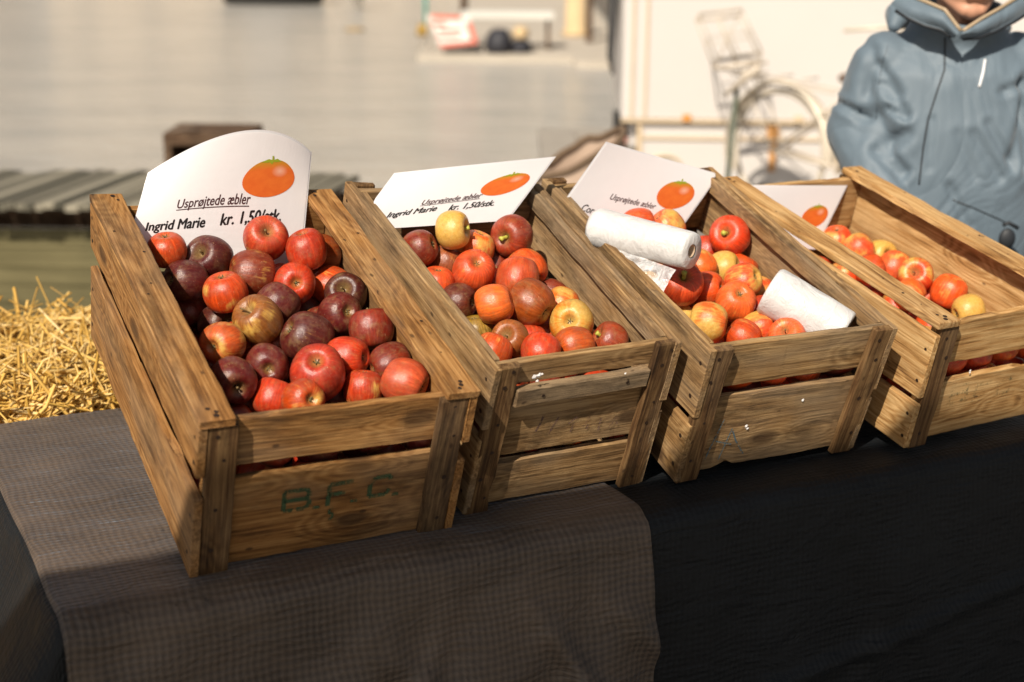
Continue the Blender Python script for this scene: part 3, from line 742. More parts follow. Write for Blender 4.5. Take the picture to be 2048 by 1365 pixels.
def apple_mesh(seed, squash):
    rnd = random.Random(seed); P = catmull(PROF, 2); n = 36; vs = []; fs = []
    ph = rnd.uniform(0, 6.28); lob = rnd.uniform(.012, .03); tilt = (rnd.uniform(-.10, .10), rnd.uniform(-.06, .06))
    P = [(max(r, 0), z * squash) for r, z in P]
    vs.append((0, 0, P[0][1]))
    for (r, z) in P[1:-1]:
        for k in range(n):
            a = 2 * math.pi * k / n
            lo = lob * math.cos(5 * a + ph) * (.35 + .65 * max(0, -z)) + .025 * noise.noise(Vector((math.cos(a) * 1.1, math.sin(a) * 1.1, z + seed * 3)))
            rr = r * (1 + lo); zz_ = z + (.035 * lob * 30 * math.cos(5 * a + ph) * (r * .5) * .5 if z < -.5 else 0) + tilt[0] * math.cos(a) * r * .8
            vs.append((rr * math.cos(a), rr * math.sin(a) * (1 + tilt[1]), zz_))
    vs.append((0, 0, P[-1][1])); m_ = len(P) - 2
    for k in range(n): fs.append((0, 1 + k, 1 + (k + 1) % n))
    for i in range(m_ - 1):
        for k in range(n):
            k2 = (k + 1) % n; fs.append((1 + i * n + k, 1 + (i + 1) * n + k, 1 + (i + 1) * n + k2, 1 + i * n + k2))
    b = 1 + (m_ - 1) * n; e_ = len(vs) - 1
    for k in range(n): fs.append((b + k, e_, b + (k + 1) % n))
    me = bpy.data.meshes.new('apple'); me.from_pydata(vs, [], fs); me.materials.append(SKIN); me.polygons.foreach_set('use_smooth', [True] * len(fs)); me.update()
    return me
AM = [apple_mesh(s, q) for s, q in ((1, .98), (2, 1.02), (3, .90), (4, .95), (5, 1.04))]
def stem_mesh(length, fat, bend, mat):
    mb = MB(); pts = [(0, 0, .47), (bend * .2, 0, .60), (bend * .6, .02, .60 + length * .5), (bend, .05, .60 + length)]
    mb.tube(pts, [.045 * fat, .035 * fat, .034 * fat, .052 * fat], 7)
    o = mb.build('stem', mat); me = o.data; bpy.data.objects.remove(o); return me
SM = [stem_mesh(.34, 1, .12, STEM), stem_mesh(.24, 1.1, -.10, STEM), stem_mesh(.30, 2.6, .08, STEMG), stem_mesh(.45, .9, .2, STEM)]
mb = MB()
for k in range(5):
    a = k * 2 * math.pi / 5; c, s = math.cos(a), math.sin(a); c2, s2 = math.cos(a + .5), math.sin(a + .5); c3, s3 = math.cos(a - .5), math.sin(a - .5)
    mb.add([(c3 * .05, s3 * .05, -.665), (c2 * .05, s2 * .05, -.665), (c * .15, s * .15, -.74), (c * .10, s * .10, -.80 - .02 * (k % 2)), (c * .05, s * .05, -.70)], [(0, 2, 4), (4, 2, 1), (0, 1, 2), (2, 3, 4)])
mb.tube([(0, 0, -.655), (0, 0, -.72)], [.06, .03], 8)
o = mb.build('calyx', CALYX); CM = o.data; bpy.data.objects.remove(o)
COL = {'orange red': (.40, .050, .010, .36), 'dark plum': (.085, .010, .016, .12), 'pale topped red': (.34, .040, .022, .25), 'red': (.34, .028, .012, .22), 'russet red': (.30, .045, .012, .30),
       'dusty dark red': (.25, .030, .014, .30), 'bright red': (.40, .030, .010, .25), 'blackish plum': (.060, .010, .012, .10), 'speckled orange red': (.42, .050, .012, .38), 'purplish red': (.24, .022, .024, .12),
       'dark wine': (.130, .010, .014, .15), 'dark red': (.20, .016, .011, .18), 'olive russet': (.30, .085, .022, .42), 'purple and orange red': (.27, .022, .016, .2), 'speckled dark plum': (.095, .010, .015, .18),
       'yellow centred orange': (.46, .085, .022, .48), 'large pinkish red': (.38, .034, .026, .18), 'dusty pink': (.42, .075, .050, .2), 'russet streaked red': (.33, .032, .012, .33),
       'yellow': (.62, .30, .03, .98), 'orange': (.55, .095, .020, .55), 'shiny dark red': (.27, .022, .012, .24), 'brownish red': (.26, .045, .018, .25), 'rosy red': (.42, .052, .028, .22), 'plain red': (.42, .050, .022, .15),
       'dusty red': (.36, .048, .024, .22), 'dark purple': (.11, .015, .016, .1), 'orange pink': (.62, .115, .035, .15), 'olive brown': (.26, .12, .025, .40), 'yellow faced orange': (.62, .17, .02, .62),
       'russet brown': (.28, .06, .022, .3), 'reddish brown': (.32, .055, .018, .34), 'dark rosy red': (.28, .030, .018, .2), 'glossy red': (.46, .036, .014, .30), 'pale orange': (.52, .060, .030, .70),
       'coral red': (.58, .095, .035, .30), 'yellow red striped': (.55, .12, .03, .72), 'cream and pink': (.58, .08, .05, .68), 'red orange': (.5, .07, .02, .35), 'yellow orange': (.52, .060, .025, .66), 'rosy orange': (.58, .085, .04, .42),
       'pale yellow': (.74, .40, .12, .80), 'cream and red': (.60, .09, .04, .55), 'rosy pink': (.55, .10, .07, .3), 'yellow topped orange red': (.52, .07, .02, .5)}
APPLES = [
(1, 0.085, 0.4651, 0.1874, 0.0275, 'orange red', None, 0),
(1, 0.145, 0.4594, 0.1706, 0.0326, 'dark plum', [-0.66, -0.37, 0.65], 's'),
(1, 0.2264, 0.4596, 0.1972, 0.033, 'pale topped red', [-0.16, -0.58, 0.8], 's'),
(1, 0.2757, 0.4241, 0.1957, 0.0301, 'red', None, 0),
(1, 0.3107, 0.4605, 0.1639, 0.0317, 'russet red', [-0.97, -0.18, 0.15], 'c'),
(1, 0.1932, 0.4138, 0.1687, 0.0325, 'dusty dark red', None, 0),
(1, 0.1006, 0.4202, 0.1608, 0.0293, 'dark plum', [-0.94, -0.17, 0.3], 'c'),
(1, 0.2462, 0.3824, 0.1656, 0.0311, 'bright red', [-0.18, -0.81, 0.56], 'c'),
(1, 0.3128, 0.4013, 0.1442, 0.029, 'orange red', None, 0),
(1, 0.3117, 0.3472, 0.1635, 0.0306, 'blackish plum', [-0.39, -0.52, 0.76], 's'),
(1, 0.1439, 0.3745, 0.1672, 0.0311, 'speckled orange red', None, 0),
(1, 0.1088, 0.4249, 0.1069, 0.0275, 'purplish red', None, 0),
(1, 0.2064, 0.3383, 0.1606, 0.0304, 'dark wine', None, 0),
(1, 0.1384, 0.3811, 0.1116, 0.0275, 'blackish plum', [0.45, -0.69, 0.57], 's'),
(1, 0.2771, 0.4017, 0.1034, 0.0275, 'dark red', None, 0),
(1, 0.1663, 0.294, 0.1677, 0.0317, 'olive russet', [-0.65, -0.03, 0.76], 's'),
(1, 0.284, 0.2959, 0.1641, 0.0298, 'dark wine', [0.15, -0.75, 0.65], 'c'),
(1, 0.3106, 0.2433, 0.1698, 0.0314, 'purple and orange red', None, 0),
(1, 0.2218, 0.2549, 0.1596, 0.0357, 'speckled dark plum', None, 0),
(1, 0.1068, 0.2601, 0.1584, 0.0303, 'yellow centred orange', [-0.74, -0.61, 0.29], 'c'),
(1, 0.1455, 0.3194, 0.121, 0.0275, 'orange red', None, 0),
(1, 0.2006, 0.2982, 0.1219, 0.0275, 'orange red', None, 0),
(1, 0.0965, 0.1754, 0.1592, 0.0312, 'dark wine', [-0.03, -1.0, 0.08], 's'),
(1, 0.1518, 0.2066, 0.1547, 0.0275, 'dark wine', [-0.21, -0.91, 0.35], 'c'),
(1, 0.204, 0.1598, 0.1674, 0.0369, 'large pinkish red', [-0.28, -0.36, 0.89], 'c'),
(1, 0.2607, 0.1983, 0.1599, 0.0286, 'bright red', None, 0),
(1, 0.3126, 0.1766, 0.1558, 0.0295, 'dark red', None, 0),
(1, 0.3107, 0.1187, 0.1668, 0.0314, 'dusty pink', None, 0),
(1, 0.2653, 0.1452, 0.1448, 0.0275, 'russet streaked red', None, 0),
(1, 0.1451, 0.1568, 0.1368, 0.0275, 'red', None, 0),
(1, 0.1678, 0.1089, 0.1635, 0.0277, 'orange red', [0.15, -0.79, 0.59], 'c'),
(1, 0.3114, 0.1843, 0.1016, 0.0275, 'red', None, 0),
(2, 0.0692, 0.3546, 0.1977, 0.0275, 'dark red', None, 0),
(2, 0.1157, 0.3539, 0.2256, 0.0285, 'yellow', [0.7, -0.59, 0.4], 's'),
(2, 0.1641, 0.3551, 0.1914, 0.0275, 'orange', None, 0),
(2, 0.2186, 0.3502, 0.2094, 0.0322, 'shiny dark red', [-0.88, -0.42, 0.2], 's'),
(2, 0.1154, 0.3521, 0.1713, 0.0275, 'brownish red', None, 0),
(2, 0.1329, 0.3001, 0.1854, 0.0314, 'rosy red', [-0.15, -0.42, 0.9], 'c'),
(2, 0.0793, 0.3058, 0.1668, 0.0275, 'plain red', None, 0),
(2, 0.2214, 0.2963, 0.1845, 0.0296, 'orange red', None, 0),
(2, 0.1805, 0.256, 0.196, 0.0311, 'dusty red', None, 0),
(2, 0.2039, 0.3549, 0.1541, 0.0275, 'dark red', None, 0),
(2, 0.1783, 0.3088, 0.1525, 0.0275, 'red', None, 0),
(2, 0.0906, 0.2537, 0.1684, 0.0275, 'dark purple', None, 0),
(2, 0.1143, 0.1995, 0.1976, 0.0287, 'orange pink', None, 0),
(2, 0.1728, 0.1955, 0.1956, 0.0319, 'russet red', None, 0),
(2, 0.2552, 0.269, 0.1503, 0.0275, 'dark red', None, 0),
(2, 0.098, 0.2058, 0.1465, 0.0275, 'olive brown', None, 0),
(2, 0.2225, 0.1593, 0.1808, 0.0334, 'yellow faced orange', [-0.59, -0.6, 0.54], 'c'),
(2, 0.2417, 0.221, 0.1685, 0.0275, 'orange', None, 0),
(2, 0.1134, 0.1398, 0.1772, 0.0275, 'russet brown', [-0.65, -0.27, 0.71], 's'),
(2, 0.0675, 0.1089, 0.1822, 0.0275, 'orange red', None, 0),
(2, 0.1646, 0.1665, 0.1474, 0.0275, 'red', None, 0),
(2, 0.1329, 0.0912, 0.1873, 0.0275, 'red', None, 0),
(2, 0.2076, 0.1955, 0.1371, 0.0275, 'orange red', None, 0),
(2, 0.1944, 0.1021, 0.1808, 0.0291, 'reddish brown', None, 0),
(2, 0.2558, 0.1051, 0.1805, 0.0275, 'dark rosy red', [-0.81, 0.45, 0.37], 's'),
(3, 0.1093, 0.2353, 0.1767, 0.0347, 'rosy red', [-0.19, -0.46, 0.87], 's'),
(3, 0.2844, 0.3589, 0.1745, 0.0333, 'glossy red', [-0.78, -0.31, 0.54], 's'),
(3, 0.1677, 0.2384, 0.1606, 0.0275, 'orange red', None, 0),
(3, 0.2442, 0.3037, 0.151, 0.0275, 'yellow', None, 0),
(3, 0.2904, 0.3206, 0.1306, 0.0275, 'orange red', None, 0),
(3, 0.2323, 0.2387, 0.1674, 0.0275, 'pale orange', None, 0),
(3, 0.1808, 0.1842, 0.1693, 0.0309, 'coral red', [-0.21, -0.42, 0.88], 'c'),
(3, 0.0995, 0.1368, 0.1712, 0.0314, 'yellow red striped', None, 0),
(3, 0.1826, 0.3955, 0.1787, 0.0296, 'cream and pink', None, 0),
(3, 0.128, 0.3978, 0.1869, 0.0275, 'orange red', None, 0),
(3, 0.2735, 0.3924, 0.1277, 0.0275, 'red', None, 0),
(3, 0.192, 0.3013, 0.16, 0.0275, 'orange', None, 0),
(3, 0.1423, 0.2846, 0.1666, 0.0275, 'orange red', None, 0),
(3, 0.0984, 0.2692, 0.1284, 0.0275, 'orange', None, 0),
(3, 0.1177, 0.2205, 0.1194, 0.0275, 'yellow', None, 0),
(3, 0.0974, 0.1717, 0.1266, 0.0275, 'red orange', None, 0),
(3, 0.1493, 0.1135, 0.1561, 0.0275, 'orange red', None, 0),
(3, 0.1987, 0.1344, 0.1503, 0.0275, 'yellow orange', None, 0),
(3, 0.207, 0.084, 0.1666, 0.0279, 'rosy orange', [-0.61, -0.15, 0.78], 's'),
(3, 0.2314, 0.1759, 0.1458, 0.0275, 'red', None, 0),
(3, 0.0468, 0.3057, 0.1848, 0.0275, 'yellow', None, 0),
(3, 0.0395, 0.3546, 0.1667, 0.0275, 'yellow', None, 0),
(3, 0.0521, 0.2538, 0.1758, 0.0275, 'yellow', None, 0),
(3, 0.0386, 0.0911, 0.1658, 0.0275, 'red', None, 0),
(3, 0.2573, 0.1211, 0.167, 0.0275, 'red', None, 0),
(3, 0.281, 0.1947, 0.1466, 0.0275, 'orange red', None, 0),
(3, 0.04, 0.4, 0.166, 0.0275, 'red', None, 0),
(3, 0.1618, 0.345, 0.1639, 0.0275, 'orange', None, 0),
(4, 0.2276, 0.4506, 0.1201, 0.0275, 'pale orange', None, 0),
(4, 0.229, 0.3977, 0.1263, 0.0275, 'pale orange', None, 0),
(4, 0.2799, 0.3913, 0.1117, 0.0275, 'pale yellow', [-0.06, -0.88, 0.47], 's'),
(4, 0.2631, 0.3397, 0.1121, 0.0285, 'cream and red', None, 0),
(4, 0.2576, 0.2841, 0.1248, 0.0306, 'yellow orange', [-0.66, -0.41, 0.63], 's'),
(4, 0.2921, 0.2761, 0.0815, 0.0275, 'rosy pink', None, 0),
(4, 0.2892, 0.2329, 0.1172, 0.0304, 'yellow topped orange red', None, 0),
(4, 0.2657, 0.165, 0.1164, 0.0275, 'yellow', None, 0),
(4, 0.2053, 0.2399, 0.117, 0.0275, 'orange', None, 0),
(4, 0.2053, 0.3383, 0.1165, 0.0275, 'orange red', None, 0),
(1, 0.045, 0.055, 0.1454, 0.029, 'orange red', None, 'g'),
(1, 0.1109, 0.055, 0.1455, 0.029, 'dark red', None, 'g'),
(1, 0.1768, 0.055, 0.1431, 0.029, 'dark wine', None, 'g'),
(1, 0.2428, 0.055, 0.1413, 0.029, 'dark red', None, 'g'),
(1, 0.3087, 0.055, 0.1394, 0.029, 'dark wine', None, 'g'),
(1, 0.042, 0.1475, 0.1389, 0.028, 'dark wine', None, 'w'),
(1, 0.042, 0.205, 0.1345, 0.028, 'red', None, 'w'),
(1, 0.042, 0.2625, 0.1346, 0.028, 'orange red', None, 'w'),
(1, 0.042, 0.32, 0.146, 0.028, 'dark red', None, 'w'),
(1, 0.042, 0.3775, 0.1418, 0.028, 'dark red', None, 'w'),
(1, 0.042, 0.435, 0.1368, 0.028, 'dark red', None, 'w'),
(1, 0.2254, 0.4369, 0.067, 0.0273, 'red', None, 'f'),
(1, 0.1777, 0.2457, 0.0652, 0.027, 'dark wine', None, 'f'),
(1, 0.2592, 0.1932, 0.0612, 0.0283, 'red', None, 'f'),
(1, 0.1631, 0.404, 0.0677, 0.0298, 'dark red', None, 'f'),
(1, 0.2575, 0.2768, 0.088, 0.0283, 'dark red', None, 'f'),
(1, 0.0459, 0.4641, 0.0564, 0.0279, 'orange red', None, 'f'),
(1, 0.1418, 0.4697, 0.08, 0.0304, 'dark red', None, 'f'),
(1, 0.0721, 0.3576, 0.0977, 0.0296, 'dark red', None, 'f'),
(1, 0.257, 0.1396, 0.0793, 0.0285, 'dark red', None, 'f'),
(1, 0.1121, 0.2701, 0.0915, 0.0291, 'dark red', None, 'f'),
(1, 0.042, 0.1393, 0.0756, 0.0272, 'dark red', None, 'f'),
(1, 0.2293, 0.0583, 0.0529, 0.0298, 'orange red', None, 'f'),
(1, 0.0994, 0.1431, 0.0537, 0.0276, 'orange red', None, 'f'),
(1, 0.1861, 0.1936, 0.0871, 0.0299, 'dark red', None, 'f'),
(1, 0.0529, 0.2869, 0.0858, 0.0272, 'dark wine', None, 'f'),
(1, 0.0417, 0.0803, 0.0661, 0.0277, 'red', None, 'f'),
(1, 0.2041, 0.4844, 0.1168, 0.0287, 'orange red', None, 'f'),
(1, 0.1787, 0.1011, 0.107, 0.0295, 'red', None, 'f'),
(1, 0.2416, 0.3672, 0.0642, 0.0286, 'orange red', None, 'f'),
(1, 0.3124, 0.4746, 0.1009, 0.0271, 'dark wine', None, 'f'),
(1, 0.109, 0.4152, 0.0505, 0.0304, 'orange red', None, 'f'),
(1, 0.1741, 0.341, 0.0696, 0.0297, 'orange red', None, 'f'),
(1, 0.1109, 0.0857, 0.0734, 0.0282, 'orange red', None, 'f'),
(1, 0.0755, 0.2093, 0.0744, 0.0278, 'dark wine', None, 'f'),
(1, 0.2883, 0.093, 0.073, 0.027, 'dark red', None, 'f'),
(1, 0.0728, 0.1029, 0.1234, 0.0293, 'dark red', None, 'f'),
(1, 0.2596, 0.4818, 0.1088, 0.0275, 'red', None, 'f'),
(1, 0.3096, 0.3046, 0.0858, 0.0285, 'dark red', None, 'f'),
(1, 0.06, 0.4903, 0.109, 0.0274, 'orange red', None, 'f'),
(1, 0.3062, 0.4065, 0.0514, 0.0293, 'orange red', None, 'f'),
(1, 0.2502, 0.4933, 0.0557, 0.0273, 'dark wine', None, 'f'),
(1, 0.2051, 0.3963, 0.1064, 0.0283, 'dark red', None, 'f'),
(1, 0.2906, 0.2482, 0.0545, 0.0284, 'red', None, 'f'),
(1, 0.1993, 0.1171, 0.0538, 0.0309, 'red', None, 'f'),
(1, 0.0545, 0.3924, 0.0519, 0.0295, 'dark wine', None, 'f'),
(1, 0.1295, 0.2003, 0.1025, 0.0293, 'orange red', None, 'f'),
(1, 0.1539, 0.1522, 0.061, 0.0286, 'dark red', None, 'f'),
(1, 0.2791, 0.2287, 0.1045, 0.028, 'dark red', None, 'f'),
(1, 0.0996, 0.3238, 0.0545, 0.0293, 'orange red', None, 'f'),
(1, 0.2243, 0.3139, 0.0548, 0.0295, 'dark wine', None, 'f'),
(1, 0.1708, 0.0635, 0.0628, 0.0301, 'orange red', None, 'f'),
(1, 0.2831, 0.3481, 0.1096, 0.0291, 'dark red', None, 'f'),
(1, 0.1652, 0.4325, 0.1193, 0.0292, 'orange red', None, 'f'),
(1, 0.1721, 0.2501, 0.1219, 0.0279, 'dark red', None, 'f'),
(1, 0.0958, 0.1554, 0.1054, 0.0275, 'dark red', None, 'f'),
(1, 0.2921, 0.3472, 0.0527, 0.0291, 'dark red', None, 'f'),
(1, 0.2317, 0.2385, 0.0504, 0.0287, 'dark wine', None, 'f'),
(1, 0.3085, 0.145, 0.0669, 0.0272, 'red', None, 'f'),
(1, 0.1457, 0.2871, 0.0509, 0.0271, 'dark red', None, 'f'),
(1, 0.1174, 0.2338, 0.0522, 0.0271, 'dark red', None, 'f'),
(1, 0.1948, 0.4907, 0.0619, 0.0299, 'dark red', None, 'f'),
(1, 0.3017, 0.4627, 0.0507, 0.027, 'dark wine', None, 'f'),
(1, 0.2428, 0.0943, 0.1036, 0.027, 'dark wine', None, 'f'),
(1, 0.2362, 0.1814, 0.113, 0.0291, 'dark wine', None, 'f'),
(2, 0.045, 0.055, 0.0832, 0.029, 'dark red', None, 'g'),
(2, 0.1157, 0.055, 0.0814, 0.029, 'red', None, 'g'),
(2, 0.1864, 0.055, 0.0814, 0.029, 'orange red', None, 'g'),
(2, 0.2572, 0.055, 0.0804, 0.029, 'red', None, 'g'),
(2, 0.042, 0.09, 0.1344, 0.028, 'orange red', None, 'w'),
(2, 0.042, 0.1475, 0.1397, 0.028, 'red', None, 'w'),
(2, 0.042, 0.205, 0.1387, 0.028, 'orange red', None, 'w'),
(2, 0.042, 0.2625, 0.1351, 0.028, 'red', None, 'w'),
(2, 0.042, 0.3775, 0.1389, 0.028, 'dark red', None, 'w'),
(2, 0.2602, 0.1475, 0.1395, 0.028, 'orange red', None, 'w'),
(2, 0.2602, 0.3775, 0.1448, 0.028, 'red', None, 'w'),
(2, 0.2397, 0.3187, 0.0829, 0.0308, 'orange red', None, 'f'),
(2, 0.0982, 0.3307, 0.0821, 0.0278, 'red', None, 'f'),
(2, 0.069, 0.4077, 0.0745, 0.0302, 'orange red', None, 'f'),
(2, 0.2081, 0.2382, 0.0739, 0.0297, 'dark red', None, 'f'),
(2, 0.0693, 0.1703, 0.0847, 0.0281, 'orange red', None, 'f'),
(2, 0.1535, 0.3357, 0.0748, 0.0305, 'orange red', None, 'f'),
(2, 0.1151, 0.1227, 0.1159, 0.0282, 'dark red', None, 'f'),
(2, 0.2109, 0.112, 0.0538, 0.0276, 'dark red', None, 'f'),
(2, 0.1235, 0.2733, 0.0771, 0.0286, 'dark red', None, 'f'),
(2, 0.1259, 0.2001, 0.0645, 0.0277, 'orange red', None, 'f'),
(2, 0.2567, 0.1934, 0.085, 0.0302, 'red', None, 'f'),
(2, 0.1582, 0.3967, 0.1303, 0.0307, 'orange red', None, 'f'),
(2, 0.1382, 0.1217, 0.0562, 0.03, 'red', None, 'f'),
(2, 0.0497, 0.2405, 0.0514, 0.0297, 'orange red', None, 'f'),
(2, 0.1902, 0.3778, 0.0678, 0.0286, 'red', None, 'f'),
(2, 0.0455, 0.1087, 0.0691, 0.0279, 'red', None, 'f'),
(2, 0.1422, 0.0634, 0.1332, 0.0296, 'dark red', None, 'f'),
(2, 0.1642, 0.2567, 0.1217, 0.0306, 'dark red', None, 'f'),
(2, 0.2583, 0.3922, 0.0766, 0.028, 'red', None, 'f'),
(2, 0.1794, 0.1872, 0.0751, 0.0281, 'orange red', None, 'f'),
(2, 0.2285, 0.0654, 0.1285, 0.0291, 'red', None, 'f'),
(2, 0.172, 0.1083, 0.1079, 0.0298, 'orange red', None, 'f'),
(2, 0.0727, 0.2254, 0.0998, 0.027, 'red', None, 'f'),
(2, 0.1255, 0.387, 0.07, 0.0304, 'dark red', None, 'f'),
(2, 0.0485, 0.2927, 0.0749, 0.0275, 'orange red', None, 'f'),
(2, 0.2439, 0.1105, 0.0969, 0.0294, 'dark red', None, 'f'),
(2, 0.2091, 0.4084, 0.1107, 0.0271, 'orange red', None, 'f'),
(2, 0.2604, 0.252, 0.082, 0.0277, 'dark red', None, 'f'),
(2, 0.1917, 0.2957, 0.054, 0.0276, 'dark red', None, 'f'),
(2, 0.0504, 0.3546, 0.0726, 0.0286, 'orange red', None, 'f'),
(2, 0.127, 0.3085, 0.124, 0.0292, 'dark red', None, 'f'),
(2, 0.0991, 0.3936, 0.1276, 0.0307, 'dark red', None, 'f'),
(2, 0.0501, 0.3217, 0.1221, 0.0294, 'dark red', None, 'f'),
(2, 0.0852, 0.0572, 0.1266, 0.028, 'orange red', None, 'f'),
(2, 0.2477, 0.1491, 0.0537, 0.0273, 'red', None, 'f'),
(3, 0.1047, 0.055, 0.144, 0.029, 'orange red', None, 'g'),
(3, 0.1645, 0.055, 0.1423, 0.029, 'yellow orange', None, 'g'),
(3, 0.2839, 0.055, 0.1428, 0.029, 'dark red', None, 'g'),
(3, 0.042, 0.1475, 0.1288, 0.028, 'dark red', None, 'w'),
(3, 0.042, 0.205, 0.1234, 0.028, 'orange red', None, 'w'),
(3, 0.042, 0.2625, 0.1252, 0.028, 'orange red', None, 'w'),
(3, 0.042, 0.435, 0.1202, 0.028, 'orange red', None, 'w'),
(3, 0.2869, 0.2625, 0.1278, 0.028, 'yellow orange', None, 'w'),
(3, 0.0495, 0.2868, 0.0683, 0.0299, 'dark red', None, 'f'),
(3, 0.0456, 0.3631, 0.0617, 0.0285, 'dark red', None, 'f'),
(3, 0.1923, 0.0554, 0.0842, 0.0286, 'red', None, 'f'),
(3, 0.2146, 0.399, 0.0612, 0.027, 'dark red', None, 'f'),
(3, 0.2434, 0.2078, 0.0528, 0.0299, 'dark red', None, 'f'),
(3, 0.1957, 0.2369, 0.0545, 0.0286, 'dark red', None, 'f'),
(3, 0.0936, 0.1194, 0.0565, 0.0272, 'red', None, 'f'),
(3, 0.0981, 0.1169, 0.1138, 0.0277, 'red', None, 'f'),
(3, 0.2682, 0.4449, 0.0968, 0.0272, 'orange red', None, 'f'),
(3, 0.1311, 0.3791, 0.0576, 0.0274, 'red', None, 'f'),
(3, 0.1635, 0.2983, 0.0507, 0.0272, 'red', None, 'f'),
(3, 0.2134, 0.3416, 0.0558, 0.031, 'dark red', None, 'f'),
(3, 0.1561, 0.4371, 0.1231, 0.0301, 'yellow orange', None, 'f'),
(3, 0.286, 0.1259, 0.0879, 0.0279, 'yellow orange', None, 'f'),
(3, 0.2147, 0.1237, 0.0862, 0.0286, 'yellow orange', None, 'f'),
(3, 0.2707, 0.062, 0.0838, 0.0299, 'dark red', None, 'f'),
(3, 0.0792, 0.1734, 0.06, 0.0309, 'red', None, 'f'),
(3, 0.1361, 0.3448, 0.1, 0.0276, 'yellow orange', None, 'f'),
(3, 0.2821, 0.2755, 0.0501, 0.0279, 'dark red', None, 'f'),
(3, 0.0861, 0.0611, 0.0586, 0.0283, 'dark red', None, 'f'),
(3, 0.1873, 0.2285, 0.1114, 0.0275, 'yellow orange', None, 'f'),
(3, 0.0985, 0.3288, 0.0552, 0.0282, 'dark red', None, 'f'),
(3, 0.1479, 0.1655, 0.0931, 0.0286, 'orange red', None, 'f'),
(3, 0.0872, 0.403, 0.0881, 0.0294, 'orange red', None, 'f'),
(3, 0.2063, 0.4055, 0.1221, 0.029, 'dark red', None, 'f'),
(3, 0.133, 0.0713, 0.0979, 0.0291, 'dark red', None, 'f'),
(3, 0.1554, 0.1079, 0.0503, 0.0295, 'dark red', None, 'f'),
(3, 0.2538, 0.3369, 0.0952, 0.0278, 'red', None, 'f'),
(3, 0.0499, 0.0872, 0.093, 0.0286, 'orange red', None, 'f'),
(3, 0.1269, 0.2163, 0.0609, 0.0306, 'yellow orange', None, 'f'),
(3, 0.1933, 0.3089, 0.1044, 0.0277, 'yellow orange', None, 'f'),
(3, 0.0837, 0.3369, 0.1143, 0.0296, 'orange red', None, 'f'),
(3, 0.046, 0.4344, 0.0636, 0.0291, 'yellow orange', None, 'f'),
(3, 0.2243, 0.2854, 0.0501, 0.0279, 'orange red', None, 'f'),
(3, 0.2344, 0.2601, 0.0983, 0.0292, 'dark red', None, 'f'),
(3, 0.1683, 0.4339, 0.0536, 0.0281, 'red', None, 'f'),
(3, 0.2806, 0.3805, 0.0718, 0.0282, 'yellow orange', None, 'f'),
(3, 0.0716, 0.2316, 0.0649, 0.0298, 'dark red', None, 'f'),
(3, 0.2866, 0.1691, 0.0517, 0.0282, 'yellow orange', None, 'f'),
(3, 0.1487, 0.2668, 0.0972, 0.0298, 'orange red', None, 'f'),
(3, 0.1912, 0.1816, 0.0539, 0.0292, 'yellow orange', None, 'f'),
(3, 0.2782, 0.2202, 0.0949, 0.027, 'dark red', None, 'f'),
(3, 0.1075, 0.44, 0.0501, 0.0275, 'orange red', None, 'f'),
(3, 0.2504, 0.168, 0.093, 0.0271, 'red', None, 'f'),
(3, 0.1065, 0.2733, 0.0586, 0.0275, 'dark red', None, 'f'),
(3, 0.2388, 0.447, 0.0538, 0.0272, 'red', None, 'f'),
(3, 0.0454, 0.3788, 0.1157, 0.0282, 'orange red', None, 'f'),
(3, 0.2294, 0.0563, 0.1242, 0.0275, 'orange red', None, 'f'),
(4, 0.045, 0.055, 0.1147, 0.029, 'yellow orange', None, 'g'),
(4, 0.1053, 0.055, 0.114, 0.029, 'red', None, 'g'),
(4, 0.1655, 0.055, 0.1132, 0.029, 'red', None, 'g'),
(4, 0.2258, 0.055, 0.1205, 0.029, 'orange red', None, 'g'),
(4, 0.2861, 0.055, 0.1134, 0.029, 'orange red', None, 'g'),
(4, 0.042, 0.1475, 0.118, 0.028, 'red', None, 'w'),
(4, 0.042, 0.205, 0.1194, 0.028, 'red', None, 'w'),
(4, 0.042, 0.2625, 0.1094, 0.028, 'red', None, 'w'),
(4, 0.042, 0.32, 0.115, 0.028, 'orange red', None, 'w'),
(4, 0.042, 0.3775, 0.1173, 0.028, 'red', None, 'w'),
(4, 0.042, 0.435, 0.1167, 0.028, 'orange red', None, 'w'),
(4, 0.1696, 0.0715, 0.0573, 0.0298, 'orange red', None, 'f'),
(4, 0.2137, 0.1857, 0.0833, 0.0278, 'orange red', None, 'f'),
(4, 0.1394, 0.3485, 0.0547, 0.0277, 'red', None, 'f'),
(4, 0.1655, 0.2729, 0.0605, 0.0287, 'red', None, 'f'),
(4, 0.1621, 0.1482, 0.0793, 0.0286, 'yellow orange', None, 'f'),
(4, 0.1316, 0.4081, 0.0613, 0.0278, 'yellow orange', None, 'f'),
(4, 0.2105, 0.4589, 0.051, 0.0298, 'red', None, 'f'),
(4, 0.12, 0.2093, 0.0515, 0.0295, 'yellow orange', None, 'f'),
(4, 0.0908, 0.1074, 0.0838, 0.031, 'orange red', None, 'f'),
(4, 0.2582, 0.4248, 0.0716, 0.0277, 'red', None, 'f'),
(4, 0.242, 0.1035, 0.0796, 0.0274, 'yellow orange', None, 'f'),
(4, 0.0831, 0.3637, 0.0788, 0.0285, 'orange red', None, 'f'),
(4, 0.1301, 0.4619, 0.0651, 0.0278, 'yellow orange', None, 'f'),
(4, 0.2026, 0.3195, 0.0561, 0.0274, 'orange red', None, 'f'),
(4, 0.0975, 0.264, 0.0591, 0.0272, 'yellow orange', None, 'f'),
(4, 0.1922, 0.3813, 0.084, 0.0285, 'yellow orange', None, 'f'),
(4, 0.2615, 0.3594, 0.0514, 0.0273, 'red', None, 'f'),
